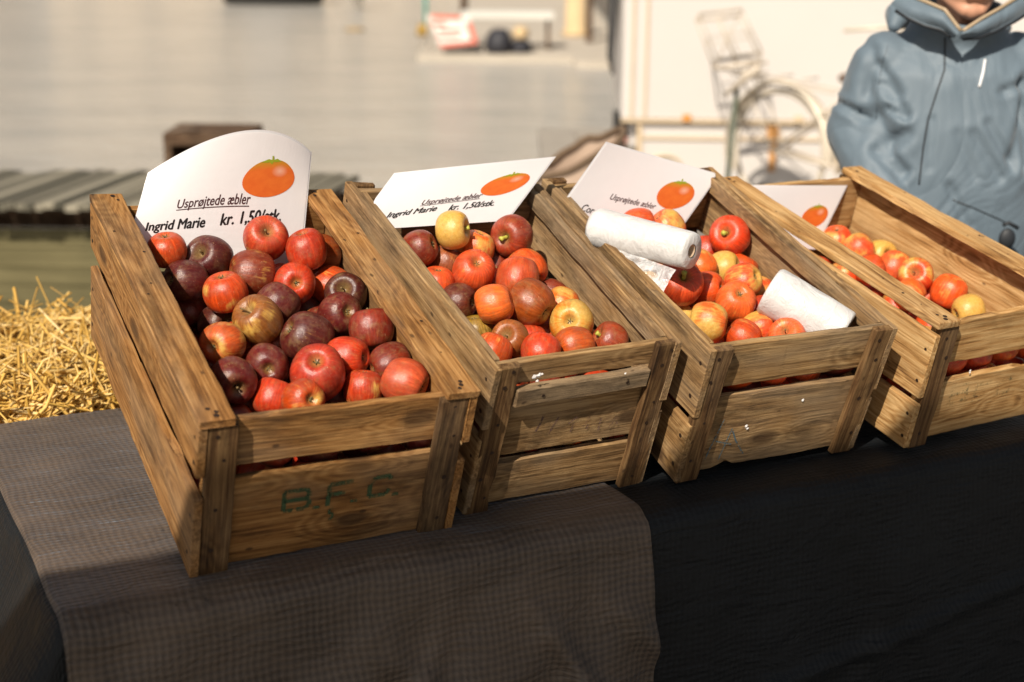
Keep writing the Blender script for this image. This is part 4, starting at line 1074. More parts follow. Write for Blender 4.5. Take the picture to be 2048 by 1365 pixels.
(4, 0.058, 0.3113, 0.0572, 0.029, 'yellow orange', None, 'f'),
(4, 0.2226, 0.0553, 0.0526, 0.0275, 'yellow orange', None, 'f'),
(4, 0.0495, 0.4731, 0.0726, 0.0307, 'red', None, 'f'),
(4, 0.2542, 0.2352, 0.0617, 0.0301, 'red', None, 'f'),
(4, 0.0518, 0.0734, 0.055, 0.0282, 'orange red', None, 'f'),
(4, 0.0454, 0.3971, 0.0557, 0.0287, 'yellow orange', None, 'f'),
(4, 0.2496, 0.1469, 0.0505, 0.028, 'orange red', None, 'f'),
(4, 0.28, 0.4818, 0.0736, 0.0273, 'red', None, 'f'),
(4, 0.0876, 0.1612, 0.0607, 0.0297, 'orange red', None, 'f'),
(4, 0.278, 0.0544, 0.0578, 0.0274, 'red', None, 'f'),
(4, 0.0415, 0.1292, 0.0598, 0.0272, 'red', None, 'f'),
(4, 0.0576, 0.2242, 0.0569, 0.0273, 'red', None, 'f'),
(4, 0.1716, 0.2144, 0.0673, 0.0274, 'red', None, 'f'),
(4, 0.2531, 0.3062, 0.054, 0.0273, 'yellow orange', None, 'f'),
(4, 0.2798, 0.1852, 0.0699, 0.027, 'yellow orange', None, 'f'),
(4, 0.1256, 0.3053, 0.0841, 0.0284, 'orange red', None, 'f'),
(4, 0.1107, 0.0545, 0.0548, 0.0278, 'yellow orange', None, 'f'),
(4, 0.2862, 0.1053, 0.0506, 0.0273, 'yellow orange', None, 'f'),
(4, 0.0853, 0.4229, 0.0837, 0.0276, 'orange red', None, 'f')]
WHERE = {1: 'leftmost crate', 2: 'second crate', 3: 'third crate', 4: 'rightmost crate'}
NTH = ['leftmost', 'second from left', 'third from left', 'fourth from left', 'fifth from left', 'sixth from left', 'seventh from left', 'eighth from left']
# rows from back to front inside each crate, only for the ones in the top layer
rowname = {}
for ci in (1, 2, 3, 4):
    idx = [k for k, a in enumerate(APPLES) if a[0] == ci and a[7] in (0, 's', 'c')]
    idx.sort(key=lambda k: -APPLES[k][2])
    rows = []; 
    for k in idx:
        if rows and APPLES[rows[-1][0]][2] - APPLES[k][2] < .055: rows[-1].append(k)
        else: rows.append([k])
    nr = len(rows)
    rn = ['back row', 'second row from back', 'third row from back', 'fourth row from back', 'fifth row from back', 'sixth row from back', 'seventh row from back', 'eighth row from back', 'ninth row from back']
    for ri, r in enumerate(rows):
        r.sort(key=lambda k: APPLES[k][1])
        for q, k in enumerate(r):
            rowname[k] = ('front row' if ri == nr - 1 else rn[ri], NTH[q] if len(r) > 1 else 'alone')
rnd = random.Random(77)
view = Vector((0, 0, CAM_Z))
for k, (ci, lx, ly, lz, rr, cls, ft, kind) in enumerate(APPLES):
    M, o_, W, L_, H = crate_frame(ci)
    p = crate_pt(ci, (lx, ly, lz), False)
    me = AM[rnd.randrange(len(AM))]
    ap = link(bpy.data.objects.new('apple', me)); c = COL[cls]
    jj = rnd.uniform(.9, 1.1)
    kk = (1.35 if ci == 1 else 1.6) if c[0] > .3 else (.85 if ci == 1 else 1.0)
    gk = {1: 1.05, 2: 1.3, 3: 1.2, 4: 1.15}[ci]
    ap.color = (min(.85, c[0] * jj * kk), min(.5, c[1] * jj * gk * kk ** .3), c[2] * jj * .6, c[3] - (.10 if ci >= 3 and c[3] < .95 else 0) + rnd.uniform(-.04, .04))
    if ft is not None:
        ax = (M @ Vector(ft)).normalized()
        if kind == 'c': ax = -ax
    else:
        tocam = (view - p).normalized()
        rv = Vector((rnd.gauss(0, 1), rnd.gauss(0, 1), rnd.gauss(0, 1))); rv = (rv - tocam * rv.dot(tocam)).normalized()
        ax = (rv - tocam * rnd.uniform(.1, .55)).normalized()
    q = ax.to_track_quat('Z', 'Y')
    q = q @ Matrix.Rotation(rnd.uniform(0, 6.28), 3, 'Z').to_quaternion()
    ap.rotation_mode = 'QUATERNION'; ap.rotation_quaternion = q; ap.location = p
    s = rr * SC * 1.0; ap.scale = (s, s, s)
    if kind in (0, 's', 'c'):
        rn_, nt_ = rowname[k]
        lab = f"{cls} apple, {rn_ if nt_=='alone' else nt_+' in '+rn_}, {WHERE[ci]}"
        if kind == 's': lab = lab.replace(' apple,', ' stem-up apple,')
        if kind == 'c': lab = lab.replace(' apple,', ' blossom-end-up apple,')
        grp = f"apples in the {WHERE[ci]}"
    elif kind == 'g':
        lab = f"apple showing through the front slot of the {WHERE[ci]}"; grp = f"apples behind the front slot of the {WHERE[ci]}"
    elif kind == 'w':
        lab = f"apple pressed against a side board gap inside the {WHERE[ci]}"; grp = f"apples along the side boards of the {WHERE[ci]}"
    else:
        lab = f"shaded apple glimpsed beneath the top layer of the {WHERE[ci]}"; grp = f"lower layer apples of the {WHERE[ci]}"
    tag(ap, lab, 'apple', grp)
    if kind in (0, 's', 'c'):
        sm = SM[2] if (cls in ('yellow', 'shiny dark red', 'dark rosy red', 'rosy red', 'glossy red') and ci != 1) else SM[rnd.choice((0, 1, 3))]
        st = link(bpy.data.objects.new('stem', sm)); st.parent = ap
        cx = link(bpy.data.objects.new('calyx', CM)); cx.parent = ap
# ------------------------------------------------------------------ price cards
def tw(p): return Vector((p[0] * SC, p[1] * SC, p[2] * SC + TZ))
SHEETS = {1: (([-0.5117, 2.1194, 0.4217], [-0.2987, 2.2219, 0.4344], [-0.5352, 2.0838, 0.3321], [-0.3164, 2.211, 0.2855]), .034, .041),
          2: (([-0.1721, 2.1976, 0.4092], [0.0615, 2.3258, 0.4143], [-0.2299, 2.1416, 0.3356], [-0.0106, 2.2676, 0.3267]), .006, 0),
          3: (([0.1458, 2.3778, 0.4297], [0.3399, 2.5076, 0.3594], [0.0668, 2.3259, 0.3252], [0.2687, 2.4541, 0.2698]), -.004, 0),
          4: (([0.3975, 2.5672, 0.3308], [0.5965, 2.6947, 0.3089], [0.3521, 2.5321, 0.2524], [0.5492, 2.6617, 0.2195]), .003, 0)}
PAPER = simple('card_paper', (.78, .765, .775), .42, 0, .02, 60, .03)
LAM = simple('laminate_film', (.70, .70, .72), .15)
INKB = simple('black_ink', (.012, .010, .010), .5); INKR = simple('brown_ink', (.06, .020, .022), .5); PAPERBACK = PAPER
m, N, L, B = newmat('printed_apple'); g = NG(N, L); at = N.new('ShaderNodeAttribute'); at.attribute_name = 'gc'
x, y, z = g.sep(at.outputs['Vector'])
n1 = g.noise(at.outputs['Vector'], 2.2, 4)
c = g.mix(n1, (.62, .085, .012), (.78, .20, .03))
c = g.mix(g.ramp(y, [(.45, 0.0), (.80, .8)]), c, (.50, .27, .02))
hx = g.math('SUBTRACT', x, .38); hy = g.math('SUBTRACT', y, .34); dd = g.math('SQRT', g.math('ADD', g.math('MULTIPLY', hx, hx), g.math('MULTIPLY', hy, hy)))
c = g.mix(g.ramp(dd, [(.0, .55), (.34, 0.0)]), c, (.85, .62, .50))
L.new(c, B.inputs['Base Color']); B.inputs['Roughness'].default_value = .4; PRINT = m
PLEAF = simple('printed_leaf', (.30, .34, .02), .45)
_txt = {}
def text_geo(body, bold):
    cu = bpy.data.curves.new('t', 'FONT'); cu.body = body; cu.size = 1.0; cu.offset = bold; cu.resolution_u = 3
    o = link(bpy.data.objects.new('t', cu)); dg = bpy.context.evaluated_depsgraph_get(); dg.update()
    me = bpy.data.meshes.new_from_object(o.evaluated_get(dg))
    vs = [tuple(v.co) for v in me.vertices]; fs = [tuple(p.vertices) for p in me.polygons]
    bpy.data.objects.remove(o); bpy.data.meshes.remove(me); bpy.data.curves.remove(cu)
    return vs, fs
def price_card(i, label, lines, apple_uv):
    (TLc, TRc, BLc, BRc), bow, bow_up = SHEETS[i]
    Mc, oc_, Wc, Lc, Hc = crate_frame(i)
    TLv, TRv, BLv, BRv = (tw(q) for q in (TLc, TRc, BLc, BRc))
    nrm = (TRv - TLv).cross(TLv - BLv).normalized()
    if nrm.dot(Vector((0, 0, CAM_Z)) - TLv) < 0: nrm = -nrm
    upv = (TLv - BLv).normalized()
    def F(u, v, h=0.0):
        p = (BLv * (1 - u) + BRv * u) * (1 - v) + (TLv * (1 - u) + TRv * u) * v
        b = 4 * u * (1 - u) * max(v, 0) ** 1.5 * SC
        p = p + nrm * (bow * b) + upv * (bow_up * b)
        q = (Mc.transposed() @ (p - oc_)) / SC
        if q.z < Hc + .004:      # the card bends against the crate's side boards
            if q.x < .0128: q.x = .0128 - min(0, q.x) * .02; p = oc_ + (Mc @ q) * SC
            if q.x > Wc - .0128: q.x = Wc - .0128; p = oc_ + (Mc @ q) * SC
        return p + nrm * h
    e = empty('price_card', tuple((BLv + BRv) / 2), label, 'price card', 'laminated price cards stuck in the apple crates')
    def sheet(name, u0, u1, v0, v1, h0, h1, mat, round_=0):
        nu, nv = 40, 16; mb = MB(); vs = []
        for h in (h0, h1):
            for b in range(nv + 1):
                for a in range(nu + 1): vs.append(F(u0 + (u1 - u0) * a / nu, v0 + (v1 - v0) * b / nv, h))
        W = nu + 1; K = W * (nv + 1); fs = []
        for b in range(nv):
            for a in range(nu):
                q = (b * W + a, b * W + a + 1, (b + 1) * W + a + 1, (b + 1) * W + a); fs.append(tuple(K + t for t in q)); fs.append(q[::-1])
        for a in range(nu): fs.append((a, a + 1, K + a + 1, K + a)[::-1]); fs.append((nv * W + a, nv * W + a + 1, K + nv * W + a + 1, K + nv * W + a))
        for b in range(nv): fs.append((b * W, (b + 1) * W, K + (b + 1) * W, K + b * W)); fs.append((b * W + nu, (b + 1) * W + nu, K + (b + 1) * W + nu, K + b * W + nu)[::-1])
        mb.add(vs, fs, smooth=False); return mb.build(name, mat, e)
    vb = {1: -.22, 2: .0, 3: -.15, 4: -.2}[i]
    sheet('laminate_border', -.012, 1.012, vb, 1.018, -.0003, .0, LAM)
    sheet('paper', 0, 1, vb, 1, .0001, .0005, PAPER)
    wid = (TRv - TLv).length; hei = (TLv - BLv).length
    for (body, a, b, mat, bold, ul, cap) in lines:
        vs, fs = text_geo(body, 0.0)
        x1 = max(v[0] for v in vs); x0 = min(v[0] for v in vs); sc = 1.0 / (x1 - x0)
        du, dv = b[0] - a[0], b[1] - a[1]
        Lw = math.hypot(du * wid, dv * hei); asp = Lw * sc   # metres per font unit
        # height in v-units keeps letter proportions on the sheet
        def mp(x, y): 
            t = (x - x0) * sc
            return F(a[0] + du * t, a[1] + dv * t + y * cap / .73, .0008 + dh)
        mb = MB()
        for kb, (ox, oy) in enumerate(((0, 0), (-bold, 0), (bold, 0), (0, bold * .8), (0, -bold * .6)) if bold > .005 else ((0, 0),)):
            dh = kb * .00003; mb.add([mp(v[0] + ox, v[1] + oy) for v in vs], fs)
        dh = .0003
        if ul:
            n = 24; q = [mp(x0 + (x1 - x0) * k / n, yy) for k in range(n + 1) for yy in (-.16, -.10)]
            mb.add(q, [(2 * k, 2 * k + 2, 2 * k + 3, 2 * k + 1) for k in range(n)])
        mb.build('lettering', mat, e)
    (cu, cv), (eu, ev), (tu, tv) = apple_uv
    rx = (eu - cu, ev - cv); ry = (tu - cu, tv - cv)
    mb = MB(); n = 40; rings = 7; vs = [F(cu, cv, .0009)]; gc = [(0, 0, 0)]
    for r in range(1, rings + 1):
        for k in range(n):
            a = 2 * math.pi * k / n; q = r / rings
            X = math.cos(a) * (1 + .03 * math.cos(2 * a)); Y = math.sin(a) * (1 - .06 * max(0, math.sin(a)) ** 6)
            X *= q; Y *= q; vs.append(F(cu + rx[0] * X + ry[0] * Y, cv + rx[1] * X + ry[1] * Y, .0009)); gc.append((X, Y, 0))
    fs = [(0, 1 + k, 1 + (k + 1) % n) for k in range(n)]
    for r in range(rings - 1):
        for k in range(n): fs.append((1 + r * n + k, 1 + (r + 1) * n + k, 1 + (r + 1) * n + (k + 1) % n, 1 + r * n + (k + 1) % n))
    mb.add(vs, fs, 0, gc)
    def P2(X, Y, h=.0012): return F(cu + rx[0] * X + ry[0] * Y, cv + rx[1] * X + ry[1] * Y, h)
    for poly in ([(-.42, .86), (-.12, .98), (.05, .90), (-.15, .80)], [(.05, .90), (.22, .98), (.42, .84), (.15, .80)], [(.02, .88), (.0, 1.12), (.07, 1.12), (.10, .88)], [(-.12, .86), (0, .93), (.12, .86), (.02, .70)]):
        mb.add([P2(*q) for q in poly], [(0, 1, 2, 3)] if False else [(3, 2, 1, 0)], 1)
    mb.build('apple_picture', [PRINT, PLEAF], e)
    return e
LA = ('Usprøjtede æbler', (.207, .395), (.632, .423), INKR, .016, True, .098)
price_card(1, 'large curved white price card reading Ingrid Marie above dark apples, in the leftmost crate', [LA, ('Ingrid Marie', (.065, .138), (.392, .198), INKB, .034, False, .115), ('kr. 1,50/stk.', (.484, .222), (.847, .300), INKB, .034, False, .115)], ((.727, .654), (.892, .700), (.715, .812)))
price_card(2, 'white Ingrid Marie price card leaning far back behind the yellow apple, second crate', [('Usprøjtede æbler', (.318, .375), (.689, .422), INKR, .020, True, .090), ('Ingrid Marie', (.154, .196), (.446, .253), INKB, .034, False, .098), ('kr. 1,50/stk.', (.533, .245), (.823, .27), INKB, .034, False, .098)], ((.794, .617), (.937, .652), (.787, .792)))
price_card(3, 'tilted white price card partly hidden by a bag roll, its name cut to Cor', [('Usprøjtede æbler', (.303, .319), (.693, .304), INKR, .012, False, .085), ('Cor', (.149, .104), (.251, .085), INKB, .016, False, .10)], ((.784, .565), (.925, .606), (.753, .782)))
price_card(4, 'white price card with only its apple picture visible, at the back of the rightmost crate', [], ((.827, .423), (.95, .449), (.80, .642)))

# ------------------------------------------------------------------ rolls of bags
m, N, L, B = newmat('bag_plastic'); g = NG(N, L)
tc = N.new('ShaderNodeTexCoord')
L.new(g.mix(g.noise(tc.outputs['Object'], 22, 4, .6, dist=1.0), (.48, .468, .455), (.70, .69, .675)), B.inputs['Base Color']); B.inputs['Roughness'].default_value = .30
B.inputs['Subsurface Weight'].default_value = .25; B.inputs['Subsurface Radius'].default_value = (1, 1, 1); B.inputs['Subsurface Scale'].default_value = .01
h1 = g.noise(tc.outputs['Object'], 26, 5, .55, dist=1.2); h2 = g.noise(tc.outputs['Object'], 90, 3)
L.new(g.bump(h1, .60, .009, g.bump(h2, .15, .002)), B.inputs['Normal'])
PLAST = m
m, N, L, B = newmat('bag_film'); g = NG(N, L); tc = N.new('ShaderNodeTexCoord')
B.inputs['Base Color'].default_value = (.95, .95, .95, 1); B.inputs['Roughness'].default_value = .16
n_ = g.noise(tc.outputs['Object'], 30, 4, .6, dist=1.5)
L.new(g.ramp(n_, [(.38, .22), (.62, .62)]), B.inputs['Alpha'])
L.new(g.bump(n_, .4, .004), B.inputs['Normal']); FILM = m
CARD = simple('cardboard_core', (.50, .36, .24), .8, 0, .1, 40)
def bag_roll(label, A, Bv, ra, rb, film, seed, core=True):
    """A = far end, Bv = near end (centres), radii"""
    A = Vector(A); Bv = Vector(Bv); ax = (Bv - A).normalized(); u = ax.cross(Vector((0, 0, 1))).normalized(); w = u.cross(ax)
    e = empty('bag_roll', tuple((A + Bv) / 2), label, 'roll of bags', 'rolls of plastic bags on the apples')
    n, st = 72, 60; vs = []; fs = []; mb = MB()
    def rad(t, a):
        r = ra + (rb - ra) * t
        return r * (1 + .035 * noise.noise(Vector((t * 3.5 + seed, math.cos(a) * 1.4, math.sin(a) * 1.4))) + .010 * abs(noise.noise(Vector((t * 11 + math.cos(a) * 2.2, math.cos(a) * 4, math.sin(a) * 4 + seed)))))
    for k in range(st + 1):
        t = k / st; e_in = 1 - .10 * max(0, 1 - t * 18) ** 2 - .06 * max(0, 1 - (1 - t) * 22) ** 2
        for j in range(n):
            a = 2 * math.pi * j / n; r = rad(t, a) * e_in
            vs.append(A.lerp(Bv, t) + (u * math.cos(a) + w * math.sin(a)) * r)
    for k in range(st):
        for j in range(n): fs.append((k * n + j, k * n + (j + 1) % n, (k + 1) * n + (j + 1) % n, (k + 1) * n + j))
    # end faces as rings down to the core
    b = len(vs)
    for end, c, s_ in ((0, A, 0), (1, Bv, st)):
        rc = .38 * (ra if end == 0 else rb)
        ring = [c + (u * math.cos(2 * math.pi * j / n) + w * math.sin(2 * math.pi * j / n)) * rc for j in range(n)]
        o_ = len(vs); vs += ring
        for j in range(n):
            q = (s_ * n + j, s_ * n + (j + 1) % n, o_ + (j + 1) % n, o_ + j); fs.append(q if end else q[::-1])
    mb.add(vs, fs, smooth=True); mb.build('plastic_roll', PLAST, e)
    mb = MB(); n2 = 32; rc = .375; vs = []
    for c, rr in ((A + ax * .001, rc * ra), (Bv - ax * .001, rc * rb), (Bv - ax * .001, (rc - .06) * rb), (A + ax * .001, (rc - .06) * ra)):
        vs += [c + (u * math.cos(2 * math.pi * j / n2) + w * math.sin(2 * math.pi * j / n2)) * rr for j in range(n2)]
    fs = [(q * n2 + j, q * n2 + (j + 1) % n2, ((q + 1) % 4) * n2 + (j + 1) % n2, ((q + 1) % 4) * n2 + j) for q in range(4) for j in range(n2)]
    mb.add(vs, fs, smooth=True); mb.build('cardboard_core', CARD, e)
    if film:
        P, nu, nv, amp = film
        mb = MB(); vs = []
        for b_ in range(nv + 1):
            v = b_ / nv
            for a_ in range(nu + 1):
                q = a_ / nu
                p = (Vector(P[0]) * (1 - q) + Vector(P[1]) * q) * (1 - v) + (Vector(P[2]) * (1 - q) + Vector(P[3]) * q) * v
                cr_ = noise.noise(Vector((q * 7 + v * 2.5, v * 2.2, seed))) + .5 * abs(noise.noise(Vector((q * 15, v * 5, seed + 3))))
                p += Vector((-.3, -.75, .6)) * (amp * (cr_ + .6 * math.sin(v * 3.1)) * min(1, v * 4))
                vs.append(p)
        mb.add(vs, [(b_ * (nu + 1) + a_, b_ * (nu + 1) + a_ + 1, (b_ + 1) * (nu + 1) + a_ + 1, (b_ + 1) * (nu + 1) + a_) for b_ in range(nv) for a_ in range(nu)], smooth=False)
        mb.build('loose_film', FILM, e)
    return e
def in3(u, v, zl, i=3):
    """point on the pixel ray at crate-local height zl"""
    M, o, W, L_, H = crate_frame(i); d = M.transposed() @ ray(u, v); c = M.transposed() @ ((Vector((0, 0, CAM_Z)) - o) / SC)
    t = (zl - c.z) / d.z; return crate_pt(i, c + d * t, False)
ZL1 = .236
rA, rB = in3(1192, 456, .222), in3(1384, 503, .262)
bag_roll('long white roll of bags with open core and loose hanging film, in the third crate', rA, rB, .035, .031,
         ([in3(1222, 492, .222), in3(1352, 540, .232), in3(1285, 572, .200), in3(1325, 590, .205)], 40, 30, .005), 3)
rA, rB = in3(1538, 580, .205), crate_pt(3, (.284, .052, .184), False)
bag_roll('plump crinkled white roll of bags lying in the front right corner of the third crate', rA, rB, .043, .038, None, 9)
# scrap of white paper at the right-hand crate
mb = MB(); P = [in3(1940, 600, .135, 4), in3(1957, 610, .133, 4), in3(1950, 618, .13, 4), in3(1933, 606, .132, 4)]
mb.add(P + [p + Vector((0, 0, .0012)) for p in P], [(0, 1, 2, 3), (7, 6, 5, 4), (0, 4, 5, 1), (1, 5, 6, 2), (2, 6, 7, 3), (3, 7, 4, 0)])
tag(mb.build('paper_tag', PAPER), 'tiny white paper tag tucked behind the yellow apple in the rightmost crate', 'paper tag')

# ------------------------------------------------------------------ straw bales
m, N, L, B = newmat('straw'); g = NG(N, L); at = N.new('ShaderNodeAttribute'); at.attribute_name = 'gc'
x, y, z = g.sep(at.outputs['Vector'])
L.new(g.mix(g.noise(g.scale(at.outputs['Vector'], (1, 1, 60)), 1.0, 2), g.ramp(x, [(0, (.30, .14, .015)), (.4, (.62, .36, .07)), (.75, (.82, .56, .18)), (1, (.90, .74, .42))]), (.62, .38, .08)), B.inputs['Base Color'])
B.inputs['Roughness'].default_value = .45; STRAW = m
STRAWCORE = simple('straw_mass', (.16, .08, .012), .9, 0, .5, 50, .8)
TWINE = simple('orange_twine', (.55, .16, .03), .7)
def bale(c, size, rot, count, label, seed, fuzz=1.0):
    rnd = random.Random(seed); e = empty('straw_bale', (c[0], c[1], c[2]), label, 'straw bale', 'straw bales behind the stall')
    Mb = Matrix.Translation(c) @ Matrix.Rotation(rot, 4, 'Z'); sx, sy, sz = size
    mb = MB()
    n = 10
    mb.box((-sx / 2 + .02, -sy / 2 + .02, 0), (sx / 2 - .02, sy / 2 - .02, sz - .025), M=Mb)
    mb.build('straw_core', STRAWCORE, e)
    mb = MB()
    for k in range(count):
        face = rnd.random(); up_ = rnd.random()
        if face < .50: p = Vector((rnd.uniform(-sx / 2, sx / 2), rnd.uniform(-sy / 2, sy / 2), sz + rnd.uniform(-.03, .012))); nr = Vector((0, 0, 1))
        elif face < .85: p = Vector((rnd.uniform(-sx / 2, sx / 2), -sy / 2 + rnd.uniform(-.01, .03), rnd.uniform(0.0, sz))); nr = Vector((0, -1, 0))
        else: sg = rnd.choice((-1, 1)); p = Vector((sg * (sx / 2 - rnd.uniform(-.01, .03)), rnd.uniform(-sy / 2, sy / 2), rnd.uniform(0, sz))); nr = Vector((sg, 0, 0))
        d = Vector((rnd.gauss(0, 1), rnd.gauss(0, 1), rnd.gauss(0, .8))); d = d - nr * d.dot(nr) * (.65 if rnd.random() < .85 * (1 / fuzz) else -.3)
        d.normalize(); Ls = rnd.uniform(.02, .07) if rnd.random() < .8 else rnd.uniform(.06, .11); w = rnd.uniform(.0010, .0040)
        sd = d.cross(nr + Vector((rnd.gauss(0, .3),) * 3)); sd = sd.normalized() if sd.length > .01 else Vector((1, 0, 0))
        mid = nr * rnd.uniform(-.006, .014) + sd * rnd.uniform(-.008, .008); th = d.cross(sd).normalized() * w * .55
        a, b_, c_ = p - d * Ls, p + mid, p + d * Ls + nr * rnd.uniform(-.01, .014)
        vs = []
        for q in (a, b_, c_): vs += [q - sd * w, q + th, q + sd * w, q - th]
        fs = []
        for s_ in (0, 4):
            for t_ in range(4): fs.append((s_ + t_, s_ + (t_ + 1) % 4, s_ + 4 + (t_ + 1) % 4, s_ + 4 + t_))
        tone = rnd.random() ** .8
        mb.add([Mb @ q for q in vs], fs, 0, gc=[(tone, rnd.random(), k * .1 + i * .1) for i in range(12)], smooth=True)
    mb.build('straw', STRAW, e)
    for xx in (-.2, .2):
        mb = MB(); q = [(xx, -sy / 2 - .004, .0), (xx, -sy / 2 - .006, sz * .5), (xx, -sy / 2 + .01, sz + .002), (xx, 0, sz + .004), (xx, sy / 2, sz), (xx, sy / 2 + .004, 0)]
        mb.tube([Mb @ Vector(t) for t in q], .003, 6); mb.build('twine', TWINE, e)
    return e
bc = tpt(-.16, TW_ + .38, 0)
bale(Vector((bc.x - .02, bc.y, .44)), (1.15, .62, .325), YAW - R_(6), 8500, 'golden straw bale with loose straws on top, behind the left end of the table', 4, 1.15)
bale(Vector((bc.x, bc.y, 0)), (1.1, .55, .44), YAW, 1200, 'lower straw bale carrying the loose golden one behind the table', 5)

# ------------------------------------------------------------------ brown paper sack behind the crates
SACK = simple('brown_sack', (.42, .31, .23), .85, 0, .18, 7, .5); SACKR = simple('sack_rim', (.13, .085, .05), .9, 0, .3, 30)
sc_ = at_y(1128, 330, 5.9); e = empty('sack', (sc_.x + .05, 5.9, 0), 'slumped brown sack with dark rolled rim standing between the crates and the white trailer', 'sack')
mb = MB(); n = 40; vs = []; prof = [(.0, .01, 1), (.14, .01, 1), (.18, .10, 1), (.19, .30, 1), (.18, .48, 1), (.165, .60, 1.0), (.16, .70, 1)]
for (r, z, q) in prof:
    for k in range(n):
        a = 2 * math.pi * k / n; rr = r * (1 + .08 * noise.noise(Vector((math.cos(a) * 1.6, math.sin(a) * 1.6, z * 4))))
        zz_ = z + (.10 * math.cos(a - .2) + .03 * noise.noise(Vector((math.cos(a) * 2, math.sin(a) * 2, 3)))) * (z / .72) ** 2
        vs.append((sc_.x + .05 + rr * math.cos(a) * 1.12, 5.9 + rr * math.sin(a) * .8, zz_))
mb.add(vs, [(i * n + k, i * n + (k + 1) % n, (i + 1) * n + (k + 1) % n, (i + 1) * n + k) for i in range(len(prof) - 1) for k in range(n)], smooth=True); mb.build('sack_body', SACK, e)
mb = MB(); rim = vs[-n:]; mb.tube([Vector(q) for q in rim] + [Vector(rim[0])], .014, 8); mb.build('rolled_rim', SACKR, e)
mb = MB(); mb.ellipsoid((sc_.x + .05, 5.9, .50), (.165, .11, .08)); mb.build('filling', SACK, e)

# ------------------------------------------------------------------ white box trailer
VW = simple('trailer_white_paint', (.57, .535, .50), .5, 0, .05, 1.6, .05); VT = simple('trailer_trim_cream', (.60, .47, .31), .5, 0, .15, 10)
VB = simple('black_rubber', (.015, .014, .013), .6); REFL = simple('orange_reflector', (.62, .26, .05), .3); RUST = simple('rust_streak', (.50, .25, .08), .8, 0, .4, 14)
PINK = simple('tail_lamp_lens', (.65, .30, .22), .2)
c0 = at_y(1245, 120, 9.2); VX = c0.x; zf = at_y(1245, 240, 9.2).z
e = empty('box_trailer', (VX + 2.1, 10.2, 0), 'large white box trailer with rust stains, parked behind the person', 'trailer')
Mv = Matrix.Translation((VX, 9.2, 0)) @ Matrix.Rotation(R_(-2.0), 4, 'Z')
def vbox(name, lo, hi, mat, lab=None):
    mb = MB(); mb.box(lo, hi, ch=.012 if min(h - l for l, h in zip(lo, hi)) > .04 else 0.0, M=Mv); o = mb.build(name, mat, e)
    if lab: o['label'] = lab
    return o
vbox('box_body', (0, 0, zf), (4.4, 2.0, 2.75), VW)
vbox('roof', (-.02, -.02, 2.752), (4.42, 2.02, 2.80), VW)
vbox('lower_skirt', (.10, .02, .012), (4.3, .06, zf - .014), VW)
vbox('end_panel', (.06, .08, .22), (.10, 1.9, zf - .014), VW)
vbox('bottom_trim', (0, -.018, zf - .012), (4.4, -.002, zf + .006), VT)
vbox('skirt_trim', (.13, .005, zf - .115), (1.33, .018, zf - .100), VT)
for xx in (.055, .135): vbox('corner_trim', (xx, -.016, zf + .012), (xx + .014, -.003, 2.7), VT)
for xx in (.10, 1.31): vbox('skirt_post', (xx, .000, .10), (xx + .03, .016, zf - .014), VT)
for xx in (.37, 1.04): vbox('reflector', (xx, -.028, zf + .0), (xx + .05, -.019, zf + .040), REFL if xx < 1 else VT)
vbox('rust_streak', (.905, .008, .02 + .08), (.945, .0165, zf - .125), RUST)
vbox('rust_streak', (.885, -.001, zf - .10), (.955, .017, zf - .02), RUST)
mb = MB(); pts = [Vector((VX + .27 + .1 * math.cos(a), 9.195, .13 + .06 * math.sin(a))) for a in [math.pi * k / 10 for k in range(11)]]; mb.tube(pts, .010, 6); mb.build('grab_handle', VT, e)
mb = MB(); mb.tube([Mv @ Vector(q) for q in ((-.02, 1.0, 2.7), (-.03, .9, 1.35), (-.045, .7, 1.0), (-.055, .6, .72), (-.04, .55, .62))], [.05, .045, .032, .022, .01], 8); mb.build('rubber_flap', VB, e)
mb = MB(); mb.box((-.030, .35, .12), (.055, .60, zf - .02), M=Mv); mb.build('lamp_bracket', VB, e)
mb = MB(); mb.ellipsoid(tuple(Mv @ Vector((.01, .33, .23))), (.045, .03, .045)); mb.build('tail_lamp', PINK, e)
for xx in (2.0, 2.9):
    mb = MB(); c = Mv @ Vector((xx, .30, .32)); mb.tube([c - Vector((0, .10, 0)), c - Vector((0, .1, 0)) + Vector((0, .001, 0)), c + Vector((0, .1, 0))], [.30, .32, .32], 28); w = mb.build('wheel', VB, e)
    mb = MB(); mb.tube([c - Vector((0, .112, 0)), c - Vector((0, .101, 0))], .17, 20); mb.build('rim', simple('grey_rim', (.4, .4, .4), .4, .6), w)
mb = MB(); mb.box((1.4, 1.0, .30), (4.3, 1.1, .36), M=Mv); mb.build('axle_beam', VB, e)

